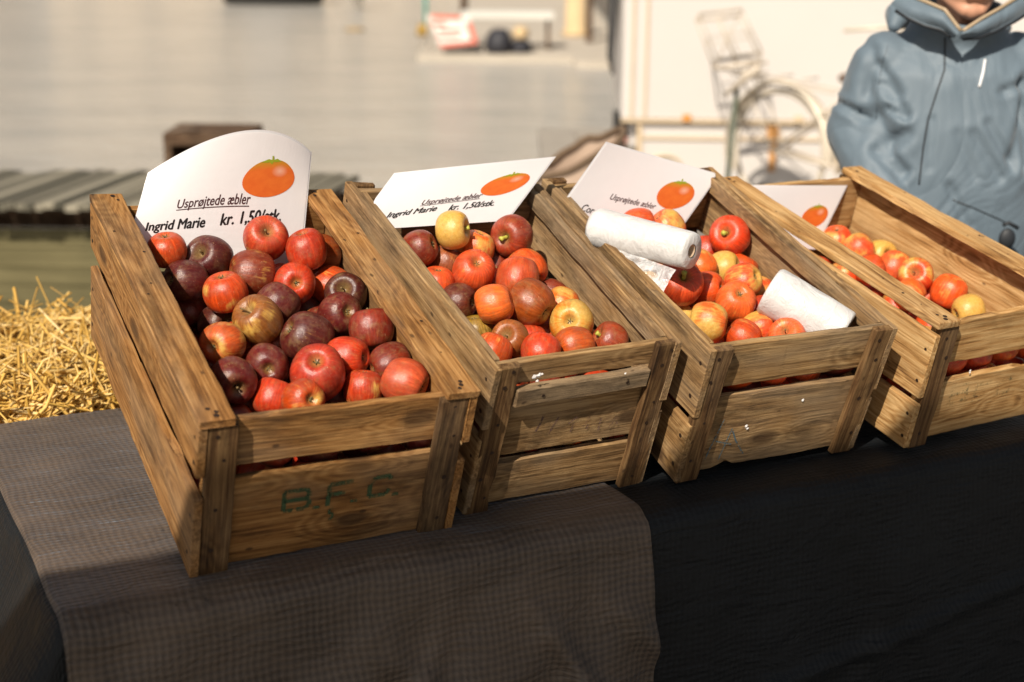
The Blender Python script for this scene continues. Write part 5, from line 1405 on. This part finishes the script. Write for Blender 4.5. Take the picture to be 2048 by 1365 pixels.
# ------------------------------------------------------------------ bicycle and post
BM = simple('bicycle_cream_metal', (.62, .55, .44), .4, .1); BG = simple('bicycle_wire', (.50, .43, .34), .45, .1); BT = simple('tyre_cream', (.52, .46, .37), .8); BL_ = simple('bicycle_brown_leather', (.10, .05, .025), .5)
wc = at_y(1560, 250, 8.45); wc = Vector((wc.x, 8.45, .345))
dirb = Vector((.63, -.777, 0)); sid = Vector((.777, .63, 0))
e = empty('bicycle', (wc.x, wc.y, 0), 'pale bicycle with wire carrier basket parked against the white trailer', 'bicycle')
def bp(a, z, s=0): return Vector((wc.x, wc.y, 0)) + dirb * a + sid * s + Vector((0, 0, z))
def wheel(a0):
    mb = MB(); mb.tube([bp(a0 + .325 * math.cos(t), .345 + .325 * math.sin(t)) for t in [2 * math.pi * k / 48 for k in range(49)]], .018, 8, caps=False); w = mb.build('wheel', BT, e)
    mb = MB(); mb.tube([bp(a0 + .300 * math.cos(t), .345 + .300 * math.sin(t)) for t in [2 * math.pi * k / 48 for k in range(49)]], .011, 8, caps=False); mb.build('rim', BM, w)
    mb = MB()
    for k in range(8):
        t = 2 * math.pi * k / 8; mb.tube([bp(a0, .345, .02 * (-1) ** k), bp(a0 + .3 * math.cos(t), .345 + .3 * math.sin(t))], .0012, 4)
    mb.tube([bp(a0, .345, -.05), bp(a0, .345, .05)], .02, 10); mb.build('spokes', BM, w)
wheel(0); wheel(1.06)
def mudguard(a0, t0, t1):
    mb = MB(); vs = []; n = 40
    for k in range(n + 1):
        t = t0 + (t1 - t0) * k / n
        for q in range(7):
            b = (q - 3) / 3; r = .386 - .014 * b * b
            vs.append(bp(a0 + r * math.cos(t), .345 + r * math.sin(t), .045 * b))
        for q in range(6, -1, -1):
            b = (q - 3) / 3; r = .378 - .014 * b * b
            vs.append(bp(a0 + r * math.cos(t), .345 + r * math.sin(t), .044 * b))
    mb.add(vs, [(k * 14 + q, k * 14 + (q + 1) % 14, (k + 1) * 14 + (q + 1) % 14, (k + 1) * 14 + q) for k in range(n) for q in range(14)], smooth=True)
    mb.build('mudguard', BM, e)
mudguard(0, R_(-8), R_(205)); mudguard(1.06, R_(20), R_(190))
mb = MB()
for s in (-.05, .05): mb.tube([bp(0, .345, s), bp(.44, .30, s * .5)], .011, 8); mb.tube([bp(0, .345, s), bp(.46, .68, s * .5)], .009, 8)
mb.tube([bp(.44, .29), bp(.46, .76)], .016, 10); mb.tube([bp(.44, .29), bp(.90, .72)], .018, 10); mb.tube([bp(.46, .70), bp(.88, .84)], .015, 10); mb.tube([bp(.91, .66), bp(.86, .95)], .018, 10)
for s in (-.05, .05): mb.tube([bp(.905, .68, s), bp(.95, .55, s), bp(1.06, .345, s)], .011, 8)
mb.build('frame', BG, e)
mb = MB(); mb.ellipsoid(tuple(bp(.50, .78)), (.09, .13, .035)); mb.build('saddle', BL_, e)
mb = MB(); mb.tube([bp(.86, .95), bp(.84, 1.05), bp(.78, 1.07, .15), bp(.62, 1.05, .27)], .011, 8); mb.tube([bp(.84, 1.05), bp(.78, 1.07, -.15), bp(.62, 1.05, -.27)], .011, 8); mb.build('handlebar', BM, e)
mb = MB()
for s in (-.06, .06): mb.tube([bp(.42, .70, s), bp(-.33, .74, s)], .006, 6); mb.tube([bp(-.25, .74, s), bp(0, .36, s * 1.1)], .005, 6)
for k in range(4): mb.tube([bp(.2 - k * .18, .755, -.06), bp(.2 - k * .18, .755, .06)], .005, 6)
mb.build('carrier_rack', BG, e)
# wire basket standing tilted at the end of the rack
pb = [at_y(u, v, 8.6) for (u, v) in ((1428, 137), (1520, 120), (1478, 32), (1392, 42))]
dd_ = Vector((.05, .26, .02)); mb = MB()
lo = [pb[0], pb[1], pb[1] + dd_, pb[0] + dd_]; hi = [pb[3], pb[2], pb[2] + dd_, pb[3] + dd_]
for q in (lo, hi): mb.tube(q + [q[0]], .0085, 6)
for a, b in zip(lo, hi): mb.tube([a, b], .005, 6)
for t in (.5,):
    mb.tube([lo[0].lerp(lo[1], t), hi[0].lerp(hi[1], t)], .0035 if t != .5 else .0085, 5); mb.tube([lo[3].lerp(lo[2], t), hi[3].lerp(hi[2], t)], .0035, 5)
for t in (.5,):
    q = [a.lerp(b, t) for a, b in zip(lo, hi)]; mb.tube(q + [q[0]], .0035, 5)
mb.tube([lo[0], hi[1]], .005, 5); mb.tube([at_y(1425, 137, 8.58), at_y(1535, 125, 8.58)], .009, 6)
for a in lo[:2]: mb.tube([a, bp(-.30, .75, .0)], .006, 6)
mb.build('wire_basket', BG, e)
mb = MB(); mb.ellipsoid(tuple(at_y(1492, 150, 8.5)), (.024, .03, .024)); mb.build('bell', BM, e)
mb = MB(); mb.tube([at_y(1450, 190, 8.45), at_y(1500, 150, 8.42), at_y(1520, 132, 8.40)], [.012, .02, .02], 8); mb.build('tail_lamp', BG, e)
pt_, pb_ = at_y(1474, 176, 8.5), at_y(1456, 352, 8.4)
dv = (pb_ - pt_); foot = pt_ + dv * (pt_.z / -dv.z)
mb = MB(); mb.tube([foot, pt_], .016, 8); mb.box((foot.x - .1, foot.y - .1, 0), (foot.x + .1, foot.y + .1, .02))
tag(mb.build('parking_post', simple('dark_green_paint', (.085, .10, .07), .5), origin=tuple(foot)), 'thin dark green post standing beside the pale bicycle', 'post')
# ------------------------------------------------------------------ person behind the stall
PY = 3.42
def pj(u, v, dy=0.0): return at_y(u, v, PY + dy)
chin = pj(1938, 40, -.02)
PX = chin.x; 
SKINP = simple('person_skin', (.52, .27, .17), .5, 0, .08, 40, .1)
m, N, L, B = newmat('jacket_fabric'); g = NG(N, L); tc = N.new('ShaderNodeTexCoord')
L.new(g.mix(g.noise(tc.outputs['Object'], 3, 4), (.080, .118, .150), (.135, .176, .210)), B.inputs['Base Color'])
B.inputs['Roughness'].default_value = .62; B.inputs['Sheen Weight'].default_value = .15
L.new(g.bump(g.math('ABSOLUTE', g.math('SUBTRACT', g.noise(g.scale(tc.outputs['Object'], (1.2, 1, .8)), 4.2, 3, .5, dist=1.2), .5)), .55, .045, g.bump(g.noise(tc.outputs['Object'], 300, 2), .2, .001)), B.inputs['Normal'])
JACK = m
TROU = simple('dark_trousers', (.025, .028, .04), .8, 0, .2, 20, .3); SHOE = simple('dark_shoes', (.02, .015, .012), .5)
ZIP = simple('jacket_tan_zip', (.36, .27, .17), .5, 0, .2, 200); DK = simple('jacket_dark_piping', (.015, .018, .022), .6); REFLW = simple('reflective_tab', (.75, .75, .76), .3)
HAIR = simple('grey_hair', (.22, .19, .16), .8, 0, .3, 60, .5); EYE = simple('eye_white', (.75, .72, .68), .2); IRIS = simple('eye_iris', (.06, .08, .10), .2)
hz = chin.z                       # chin height
def remesh(mb, name, mat, vox, smooth_it, disp=None, parent=None, origin=None):
    o = mb.build('tmp', mat, origin=(0, 0, 0))
    md = o.modifiers.new('r', 'REMESH'); md.mode = 'VOXEL'; md.voxel_size = vox; md.use_smooth_shade = True
    if smooth_it:
        sm = o.modifiers.new('s', 'SMOOTH'); sm.iterations = smooth_it; sm.factor = .5
    dg = bpy.context.evaluated_depsgraph_get(); dg.update()
    me = bpy.data.meshes.new_from_object(o.evaluated_get(dg)); bpy.data.objects.remove(o)
    n = len(me.vertices); co = np.empty(n * 3, dtype=np.float32); me.vertices.foreach_get('co', co); co = co.reshape(-1, 3)
    if disp:
        nr = np.empty(n * 3, dtype=np.float32); me.vertices.foreach_get('normal', nr); nr = nr.reshape(-1, 3)
        for i in range(n): co[i] += nr[i] * disp(Vector(co[i]))
    if origin is not None: co = co - np.array(origin, dtype=np.float32)
    me.vertices.foreach_set('co', co.ravel()); me.name = name; me.update()
    me.polygons.foreach_set('use_smooth', [True] * len(me.polygons))
    ob = link(bpy.data.objects.new(name, me))
    if parent is not None: ob.parent = parent
    elif origin is not None: ob.location = origin
    return ob
base = (PX, PY + .06, 0)
hc = Vector((PX, PY + .02, hz + .115))      # head centre, head leaning slightly forward
mb = MB()
# head
mb.ellipsoid(hc + Vector((0, .03, .045)), (.076, .098, .095)); mb.ellipsoid(hc + Vector((0, -.012, -.035)), (.060, .075, .080))
mb.capsule(hc + Vector((0, -.050, -.088)), hc + Vector((0, -.052, -.092)), .024, .024); mb.capsule(hc + Vector((-.05, .0, -.05)), hc + Vector((-.015, -.055, -.092)), .024, .018); mb.capsule(hc + Vector((.05, .0, -.05)), hc + Vector((.015, -.055, -.092)), .024, .018)
mb.capsule(hc + Vector((0, -.085, .02)), hc + Vector((0, -.108, -.018)), .008, .014); mb.capsule(hc + Vector((-.014, -.096, -.022)), hc + Vector((.014, -.096, -.022)), .010, .010)
mb.capsule(hc + Vector((-.020, -.080, -.050)), hc + Vector((.020, -.080, -.050)), .008, .008); mb.capsule(hc + Vector((-.016, -.079, -.061)), hc + Vector((.016, -.079, -.061)), .009, .009)
mb.capsule(hc + Vector((-.045, -.066, .035)), hc + Vector((.045, -.066, .035)), .014, .014)
for s in (-1, 1):
    mb.ellipsoid(hc + Vector((.078 * s, .02, .0)), (.010, .020, .032)); mb.ellipsoid(hc + Vector((.036 * s, -.055, -.018)), (.024, .022, .02))
mb.capsule(hc + Vector((0, .025, -.06)), (PX, PY + .06, hz - .10), .054, .062)
# trunk and legs
mb.capsule((PX - .13, PY + .08, hz - .16), (PX + .13, PY + .08, hz - .16), .055, .055); mb.ellipsoid((PX, PY + .08, hz - .33), (.17, .105, .22)); mb.ellipsoid((PX, PY + .09, hz - .60), (.155, .11, .17))
for s in (-1, 1):
    mb.capsule((PX + .09 * s, PY + .09, .72), (PX + .10 * s, PY + .07, .42), .088, .058); mb.capsule((PX + .10 * s, PY + .07, .42), (PX + .10 * s, PY + .10, .09), .056, .038); mb.capsule((PX + .10 * s, PY + .11, .045), (PX + .115 * s, PY - .06, .035), .038, .034)
# arms: shoulder, elbow, wrist
shL, elL, wrL = Vector((PX - .148, PY + .08, hz - .102)), pj(1712, 262, .10), pj(1800, 470, -.10)
shR = Vector((PX + .148, PY + .08, hz - .102)); elR = Vector((PX + .30, PY + .10, hz - .42)); wrR = pj(2130, 540, -.18)
for a, b, c in ((shL, elL, wrL), (shR, elR, wrR)):
    mb.capsule(a, b, .048, .038); mb.capsule(b, c, .038, .026)
def hand(w, d, side, up):
    """palm and five bent fingers; d forward, side towards the thumb"""
    d = d.normalized(); side = (side - d * side.dot(d)).normalized(); dn = d.cross(side).normalized()
    if dn.z > 0: dn = -dn
    for k in range(4): mb.capsule(w + d * .012 + side * (.022 - .014 * k), w + d * .085 + side * (.029 - .0185 * k), .014, .0115)
    for k, ln in enumerate((.070, .078, .072, .056)):
        b0 = w + d * .088 + side * (.031 - .020 * k); b1 = b0 + (d * .8 + dn * .45).normalized() * ln * .45; b2 = b1 + (d * .35 + dn * .9).normalized() * ln * .32; b3 = b2 + (dn * .9 - d * .25).normalized() * ln * .26
        mb.capsule(b0, b1, .0092, .0085); mb.capsule(b1, b2, .0085, .0078); mb.capsule(b2, b3, .0078, .0066)
    t0 = w + d * .028 + side * .026; t1 = t0 + (d * .6 + side * .8 + dn * .3).normalized() * .042; t2 = t1 + (d * .9 + side * .1 + dn * .5).normalized() * .032
    mb.capsule(t0, t1, .013, .0105); mb.capsule(t1, t2, .0105, .008)
hand(wrL, Vector((.75, -.6, -.12)), Vector((.3, -.3, .9)), 0); hand(wrR, Vector((-.62, -.70, -.15)), Vector((-.5, .2, .8)), 0)
person = remesh(mb, 'person', SKINP, .0042, 2, origin=base)
tag(person, 'person in a blue-grey hooded jacket standing behind the rightmost crate, head bent, only chin showing', 'person')
# jacket
mb = MB()
def torso(rows, n=48):
    vs = []; fs = []
    for (cx, cy, z, rx, ry, pw) in rows:
        for k in range(n):
            a = 2 * math.pi * k / n; c, s = math.cos(a), math.sin(a)
            vs.append((cx + rx * math.copysign(abs(c) ** pw, c), cy + ry * math.copysign(abs(s) ** pw, s), z))
    for i in range(len(rows) - 1):
        for k in range(n): fs.append((i * n + k, i * n + (k + 1) % n, (i + 1) * n + (k + 1) % n, (i + 1) * n + k))
    fs.append(tuple(range(n))[::-1]); fs.append(tuple((len(rows) - 1) * n + k for k in range(n)))
    mb.add(vs, fs, smooth=True)
cy = PY + .08
torso([(PX, cy, hz - .80, .235, .165, .85), (PX, cy, hz - .70, .232, .165, .85), (PX, cy, hz - .52, .222, .160, .85), (PX, cy, hz - .36, .228, .158, .85), (PX, cy, hz - .24, .222, .150, .85),
       (PX, cy, hz - .12, .200, .128, .85), (PX, cy + .01, hz - .062, .158, .098, .9), (PX, cy - .005, hz - .035, .115, .098, 1), (PX, cy - .01, hz - .01, .105, .100, 1)])
for a, b, c in ((shL, elL, wrL), (shR, elR, wrR)):
    mb.capsule(a + Vector((0, 0, -.005)), a.lerp(b, .5), .076, .074); mb.capsule(a.lerp(b, .5), b, .074, .070); mb.capsule(b, b.lerp(c, .45), .071, .064); mb.capsule(b.lerp(c, .45), c, .064, .045)
# bunched folds at the elbows and below the arms
folds_ = [(1752, 100, 1740, 190, .016, .014), (1705, 90, 1690, 190, .018, .012), (1668, 200, 1730, 238, .012, .018), (1760, 130, 1790, 185, .014, .014), (1765, 170, 1805, 225, .012, .014), (1772, 215, 1800, 232, .010, .014),
          (1750, 235, 1765, 280, .03, .025), (1765, 285, 1800, 262, .020, .018), (1770, 300, 1800, 335, .012, .018), (1745, 300, 1790, 345, .014, .018), (1850, 230, 1842, 330, .008, .007), (1930, 260, 1980, 345, .014, .009), (1960, 240, 2010, 330, .012, .010),
          (1900, 260, 1930, 345, .014, .006), (2040, 210, 2010, 310, .018, .018), (2035, 165, 1990, 180, .012, .010), (1880, 360, 1915, 440, .012, .012), (2044, 160, 2046, 330, .02, .028), (1850, 100, 1870, 150, .02, .005)]
FSEG = [((pj(a, b)), (pj(c, d)), w, am) for a, b, c, d, w, am in folds_]
def disp_j(p):
    d = .004 * noise.noise(p * 6) + .002 * noise.noise(Vector((p.x * 22, p.y * 12, p.z * 9)))
    if p.y < cy + .05:
        for a, b, w, am in FSEG:
            # distance in the x-z plane
            ax, az, bx, bz = a.x, a.z, b.x, b.z; vx, vz = bx - ax, bz - az
            t = max(0, min(1, ((p.x - ax) * vx + (p.z - az) * vz) / (vx * vx + vz * vz)))
            q = math.hypot(p.x - ax - vx * t, p.z - az - vz * t) / (w * .8)
            if q < 3: d += am * .8 * (-1.0 * math.exp(-q * q) + .18 * math.exp(-(q - 1.7) ** 2))
    return d
jk = remesh(mb, 'jacket', JACK, .0075, 6, disp_j, origin=base); jk.parent = person; jk.location = (0, 0, 0)
def pp(name, mat): # build as child of person
    o = mb.build(name, mat, origin=base); o.parent = person; o.location = (0, 0, 0); return o
from mathutils.bvhtree import BVHTree
dgx = bpy.context.evaluated_depsgraph_get()
bvh = BVHTree.FromPolygons([v.co + Vector(base) for v in jk.data.vertices], [tuple(p.vertices) for p in jk.data.polygons])
def on_jacket(u, v, off=.002):
    d = ray(u, v).normalized(); hit = bvh.ray_cast(Vector((0, 0, CAM_Z)), d)
    return (hit[0] + hit[1] * off) if hit[0] is not None else at_y(u, v, PY - .06)
def strip(name, pts, w, mat, off=.003):
    global mb
    mb = MB(); dense = []
    for (a, b) in zip(pts[:-1], pts[1:]):
        for k in range(6): dense.append((a[0] + (b[0] - a[0]) * k / 6, a[1] + (b[1] - a[1]) * k / 6))
    dense.append(pts[-1]); mb.tube([on_jacket(*q, off) for q in dense], w, 7); return pp(name, mat)
# collar: upright ring at the back, two open flaps in front
mb = MB(); vs = []; n = 36; rows = 6
for side_ in (1.0, .93):
    for r in range(rows + 1):
        t_ = r / rows
        for k in range(n + 1):
            a = -.35 + (math.pi + .70) * k / n; rad = .098 - .012 * t_
            vs.append((PX + rad * side_ * math.cos(a) * 1.12, cy - .01 + rad * side_ * math.sin(a), hz - .055 + .085 * t_ + .012 * math.sin(a)))
W_ = n + 1; K = W_ * (rows + 1)
fs = [(r * W_ + k, r * W_ + k + 1, (r + 1) * W_ + k + 1, (r + 1) * W_ + k) for r in range(rows) for k in range(n)]
fs += [tuple(K + q for q in f[::-1]) for f in fs] + [(rows * W_ + k, rows * W_ + k + 1, K + rows * W_ + k + 1, K + rows * W_ + k) for k in range(n)]
mb.add(vs, fs, smooth=True); pp('collar', JACK)
def lerp_path(P, t):
    x = t * (len(P) - 1); i = min(int(x), len(P) - 2); f = x - i
    return tuple(a + (b - a) * f for a, b in zip(P[i], P[i + 1]))
for lowp, upp in (([(1778, 12, .03), (1815, 36, -.02), (1850, 52, -.045), (1882, 60, -.06), (1908, 78, -.065)], [(1808, -22, .05), (1832, -4, .0), (1862, 8, -.035), (1890, 20, -.06), (1922, 62, -.075)]),
                  ([(2062, 22, .03), (2030, 42, -.02), (1992, 62, -.045), (1955, 76, -.06), (1918, 78, -.065)], [(2055, -22, .05), (2030, -2, .0), (1998, 18, -.035), (1962, 38, -.06), (1926, 62, -.075)])):
    mb = MB(); nu, nv = 26, 8; vs = []
    for off in (0, .010):
        for b_ in range(nv + 1):
            for a_ in range(nu + 1):
                lo_, up_ = lerp_path(lowp, a_ / nu), lerp_path(upp, a_ / nu); f = b_ / nv
                u = lo_[0] * (1 - f) + up_[0] * f; v = lo_[1] * (1 - f) + up_[1] * f; d_ = lo_[2] * (1 - f) + up_[2] * f
                vs.append(pj(u, v, d_ - .030 * math.sin(f * math.pi) * .6 - .012 + off))
    W_ = nu + 1; K = W_ * (nv + 1); fs = [(r * W_ + k, r * W_ + k + 1, (r + 1) * W_ + k + 1, (r + 1) * W_ + k) for r in range(nv) for k in range(nu)]
    fs += [tuple(K + q for q in f[::-1]) for f in fs] + [(nv * W_ + k, nv * W_ + k + 1, K + nv * W_ + k + 1, K + nv * W_ + k) for k in range(nu)] + [(k, k + 1, K + k + 1, K + k) for k in range(nu)]
    mb.add(vs, fs, smooth=True); pp('collar_flap', JACK)
    mb = MB(); mb.tube([pj(*q[:2], q[2] - .018) for q in [lerp_path(upp, k / 20) for k in range(21)]], .0042, 7); pp('collar_zip', ZIP)
    mb = MB(); mb.tube([pj(*q[:2], q[2] - .010) for q in [lerp_path(lowp, k / 20) for k in range(2, 20)]], .0048, 7); pp('dark_piping', DK)
strip('reflective_tab', [(1970, 120), (1966, 145), (1958, 175)], .0030, REFLW, .001)
strip('sleeve_seam', [(1776, 92), (1764, 130), (1756, 180), (1752, 240)], .0009, DK, -.0006)
strip('placket_seam', [(1890, 75), (1889, 140), (1872, 190), (1856, 240), (1846, 300), (1838, 370)], .0022, DK, -.0004)
strip('pocket_seam', [(1905, 400), (1950, 418), (2000, 440), (2030, 455)], .0018, DK, -.0004)
# hood folded down behind the neck
mb = MB(); mb.tube([(PX - .13, cy + .04, hz - .03), (PX - .11, cy + .10, hz - .005), (PX - .05, cy + .14, hz + .0), (PX, cy + .15, hz + .0), (PX + .05, cy + .14, hz + .0), (PX + .11, cy + .10, hz - .005), (PX + .13, cy + .04, hz - .03)], [.012, .03, .04, .042, .04, .03, .012], 14); pp('hood', JACK)
mb = MB()
for s in (-1, 1):
    mb.capsule((PX + .09 * s, PY + .09, .74), (PX + .10 * s, PY + .07, .42), .108, .082); mb.capsule((PX + .10 * s, PY + .07, .42), (PX + .10 * s, PY + .10, .10), .080, .065)
mb.ellipsoid((PX, PY + .09, .76), (.195, .14, .12))
tr = remesh(mb, 'trousers', TROU, .011, 2, None, origin=base); tr.parent = person; tr.location = (0, 0, 0)
for s in (-1, 1):
    mb = MB(); mb.capsule((PX + .10 * s, PY + .12, .05), (PX + .115 * s, PY - .07, .045), .050, .046); mb.box((PX + .10 * s - .045, PY - .10, .0), (PX + .10 * s + .05, PY + .165, .02)); pp('shoe', SHOE)
    mb = MB(); mb.ellipsoid(hc + Vector((.031 * s, -.0665, .010)), (.012, .012, .0085)); ey = pp('eye', EYE)
    mb = MB(); mb.ellipsoid(hc + Vector((.031 * s, -.0765, .007)), (.0055, .003, .0055)); pp('iris', IRIS)
mb = MB(); mb.ellipsoid(hc + Vector((0, .045, .062)), (.086, .100, .092)); hr = pp('hair', HAIR)
# dark strap item held at the frame edge
hp = pj(2014, 478, -.13)
mb = MB(); mb.ellipsoid(hp, (.019, .010, .024)); mb.tube([hp + Vector((-.012, 0, .030)), hp + Vector((.0, .0, .036)), hp + Vector((.022, .0, .024))], .0045, 8)
tag(mb.build('key_pouch', DK, origin=tuple(hp)), 'small black pouch held against the jacket of the person', 'pouch')

# ------------------------------------------------------------------ far side of the basin
zp = -.78
def fp(u, v=100): return at_z(u, v, zp)
TEAL = simple('teal_paint', (.02, .33, .28), .5); REDP = simple('red_stripe', (.62, .13, .08), .5); WHP = simple('barrier_white', (.72, .66, .60), .5, 0, .05, 3); YEL = simple('mustard_base', (.33, .20, .03), .7)
DARK = simple('dark_tarpaulin', (.022, .022, .028), .6, 0, .3, 4); TAN = simple('tan_stone', (.55, .40, .22), .8, 0, .15, 4); GREYT = simple('bench_top', (.62, .60, .54), .6)
q = at_z(852, 72, zp); 
mb = MB(); mb.tube([(q.x, q.y, zp), (q.x - .01, q.y, zp + 1.6)], .035, 10); e = empty('pole', (q.x, q.y, zp), 'thin teal pole standing left of the red and white barrier across the water', 'pole'); mb.build('shaft', TEAL, e)
mb = MB(); mb.tube([(q.x - .07, q.y, zp), (q.x - .06, q.y, zp + .22)], [.13, .09], 12); mb.build('weighted_base', YEL, e)
# red and white barrier board leaning back
Yb = 26.6
c4 = [at_y(u, v, Yb + dy) for (u, v, dy) in ((882, 97, -.25), (955, 88, -.2), (938, 34, .5), (856, 30, .5))]
e = empty('barrier', tuple((c4[0] + c4[1]) / 2), 'red and white striped barrier board leaning by the teal pole across the water', 'barrier')
nb = (c4[1] - c4[0]).cross(c4[3] - c4[0]).normalized()
def quad(name, a0, a1, b0, b1, h, mat):
    mb = MB(); f = lambda a, b: (c4[0] * (1 - a) + c4[1] * a) * (1 - b) + (c4[3] * (1 - a) + c4[2] * a) * b
    P = [f(a0, b0), f(a1, b0), f(a1, b1), f(a0, b1)]; mb.add([p + nb * h for p in P] + [p + nb * (h - .02) for p in P], [(0, 1, 2, 3), (7, 6, 5, 4), (0, 4, 5, 1), (1, 5, 6, 2), (2, 6, 7, 3), (3, 7, 4, 0)]); mb.build(name, mat, e)
quad('board', 0, 1, 0, 1, 0, WHP)
for a in ((0, 1, .0, .10), (.86, 1, .1, .75), (.05, .8, .86, .97), (.0, .35, .66, .74), (.1, .7, .48, .54), (.0, .6, .28, .33)): quad('stripe', *a, .024, REDP)
mb = MB(); mb.tube([c4[2], Vector((c4[2].x, c4[2].y + .3, zp))], .02, 6); mb.tube([c4[3], Vector((c4[3].x, c4[3].y + .3, zp))], .02, 6); mb.build('prop_leg', WHP, e)
# bench with dark things stored below
a = at_y(922, 36, 27.4); b = at_y(1108, 34, 27.4); e = empty('trestle_table', ((a.x + b.x) / 2, 27.6, zp), 'long pale trestle table standing on the pavement across the water', 'table')
mb = MB(); mb.box((a.x, 27.3, a.z - .02), (b.x, 28.0, a.z + .10), ch=.01); mb.build('tabletop', GREYT, e)
for x_ in (a.x + .1, b.x - .1):
    mb = MB(); mb.box((x_ - .03, 27.4, zp), (x_ + .03, 27.9, a.z - .03)); mb.build('leg', W_OLD, e)
a = at_z(975, 92, zp); b = at_z(1062, 92, zp)
for k, (x0, x1, hh, mt, lab) in enumerate(((a.x, a.x + .45, .42, DARK, 'dark tarpaulin bundle under the left end of the far trestle table'), (a.x + .40, b.x, .22, DARK, 'flat dark bundle lying in front of the far trestle table'), (a.x + .45, b.x - .05, .20, TAN, 'tan sack lying on the flat dark bundle across the water'))):
    mb = MB(); zb = zp + (.24 if k == 2 else 0)
    vs = []; n = 20
    for r, z in ((.0, 0), (1, 0), (1.05, .35), (.95, .7), (.6, .95), (0, 1)):
        for j in range(n):
            an = 2 * math.pi * j / n; w = 1 + .1 * noise.noise(Vector((math.cos(an) * 1.5, math.sin(an) * 1.5, z * 2 + k * 5)))
            vs.append(((x0 + x1) / 2 + r * w * math.cos(an) * (x1 - x0) / 2, 26.75 + .12 * k + r * w * math.sin(an) * .3, zb + z * hh))
    mb.add(vs, [(i * n + j, i * n + (j + 1) % n, (i + 1) * n + (j + 1) % n, (i + 1) * n + j) for i in range(5) for j in range(n)], smooth=True)
    tag(mb.build('bundle' if k < 2 else 'sack', mt, origin=((x0 + x1) / 2, 26.8, zb)), lab, 'bundle' if k < 2 else 'sack')
a = at_z(1130, 72, zp); mb = MB(); mb.tube([(a.x + .2, a.y, zp), (a.x + .2, a.y, zp + .1), (a.x + .2, a.y, zp + .11), (a.x + .2, a.y, zp + 1.25)], [.26, .26, .2, .18], 14)
tag(mb.build('stone_post', TAN, origin=(a.x + .2, a.y, zp)), 'stout tan stone post at the right of the far pavement', 'post')
a = at_y(1178, 74, 29.0); mb = MB(); mb.box((a.x - .06, 28.9, zp), (a.x + .06, 29.1, zp + 1.4), ch=.01); tag(mb.build('dark_post', W_OLD, origin=(a.x, 29, zp)), 'thin dark wooden post between the stone post and the trailer', 'post')
a = at_y(928, 24, 28.6); mb = MB(); mb.tube([(a.x, 28.6, zp), (a.x, 28.6, zp + 1.6)], .07, 10); tag(mb.build('dark_post', W_OLD, origin=(a.x, 28.6, zp)), 'thin dark wooden post behind the left end of the trestle table', 'post')
# moored boat with a black hull, top left
hb = at_z(538, 12, -.9); e = empty('moored_boat', (hb.x, hb.y + .8, -.9), 'small boat with black hull moored far out on the water', 'boat')
mb = MB(); vs = []; n = 24
for (z, f) in ((-.15, .8), (.05, .93), (.3, 1.0), (.62, 1.06)):
    for k in range(n):
        an = 2 * math.pi * k / n; c, s = math.cos(an), math.sin(an); vs.append((hb.x + 1.42 * f * math.copysign(abs(c) ** .6, c), hb.y + .8 + .75 * f * math.copysign(abs(s) ** .8, s), -.9 + z + .12 * abs(c) ** 3 * (z > .2)))
mb.add(vs, [(i * n + k, i * n + (k + 1) % n, (i + 1) * n + (k + 1) % n, (i + 1) * n + k) for i in range(3) for k in range(n)] + [tuple(3 * n + k for k in range(n))], smooth=True); mb.build('hull', VB, e)
mb = MB(); mb.box((hb.x - .7, hb.y + .45, -.9 + .64), (hb.x + .4, hb.y + 1.15, -.9 + 1.4), ch=.04); mb.build('cabin', VW, e)
mp = at_z(716, 18, -.9); mb = MB(); mb.tube([(mp.x, mp.y, -1.4), (mp.x, mp.y, .6), (mp.x, mp.y, .601), (mp.x, mp.y, .7)], [.13, .13, .15, .10], 12)
tag(mb.build('mooring_post', simple('white_mooring_paint', (.78, .72, .64), .6), origin=(mp.x, mp.y, -.9)), 'white mooring post rising from the water right of the black boat', 'post')
bo = at_z(710, 62, -.9); mb = MB(); mb.ellipsoid((bo.x, bo.y, -.88), (.22, .16, .07)); tag(mb.build('float', simple('weedy_float', (.30, .22, .12), .8), origin=(bo.x, bo.y, -.9)), 'small brown float lying low in the water below the white mooring post', 'float')
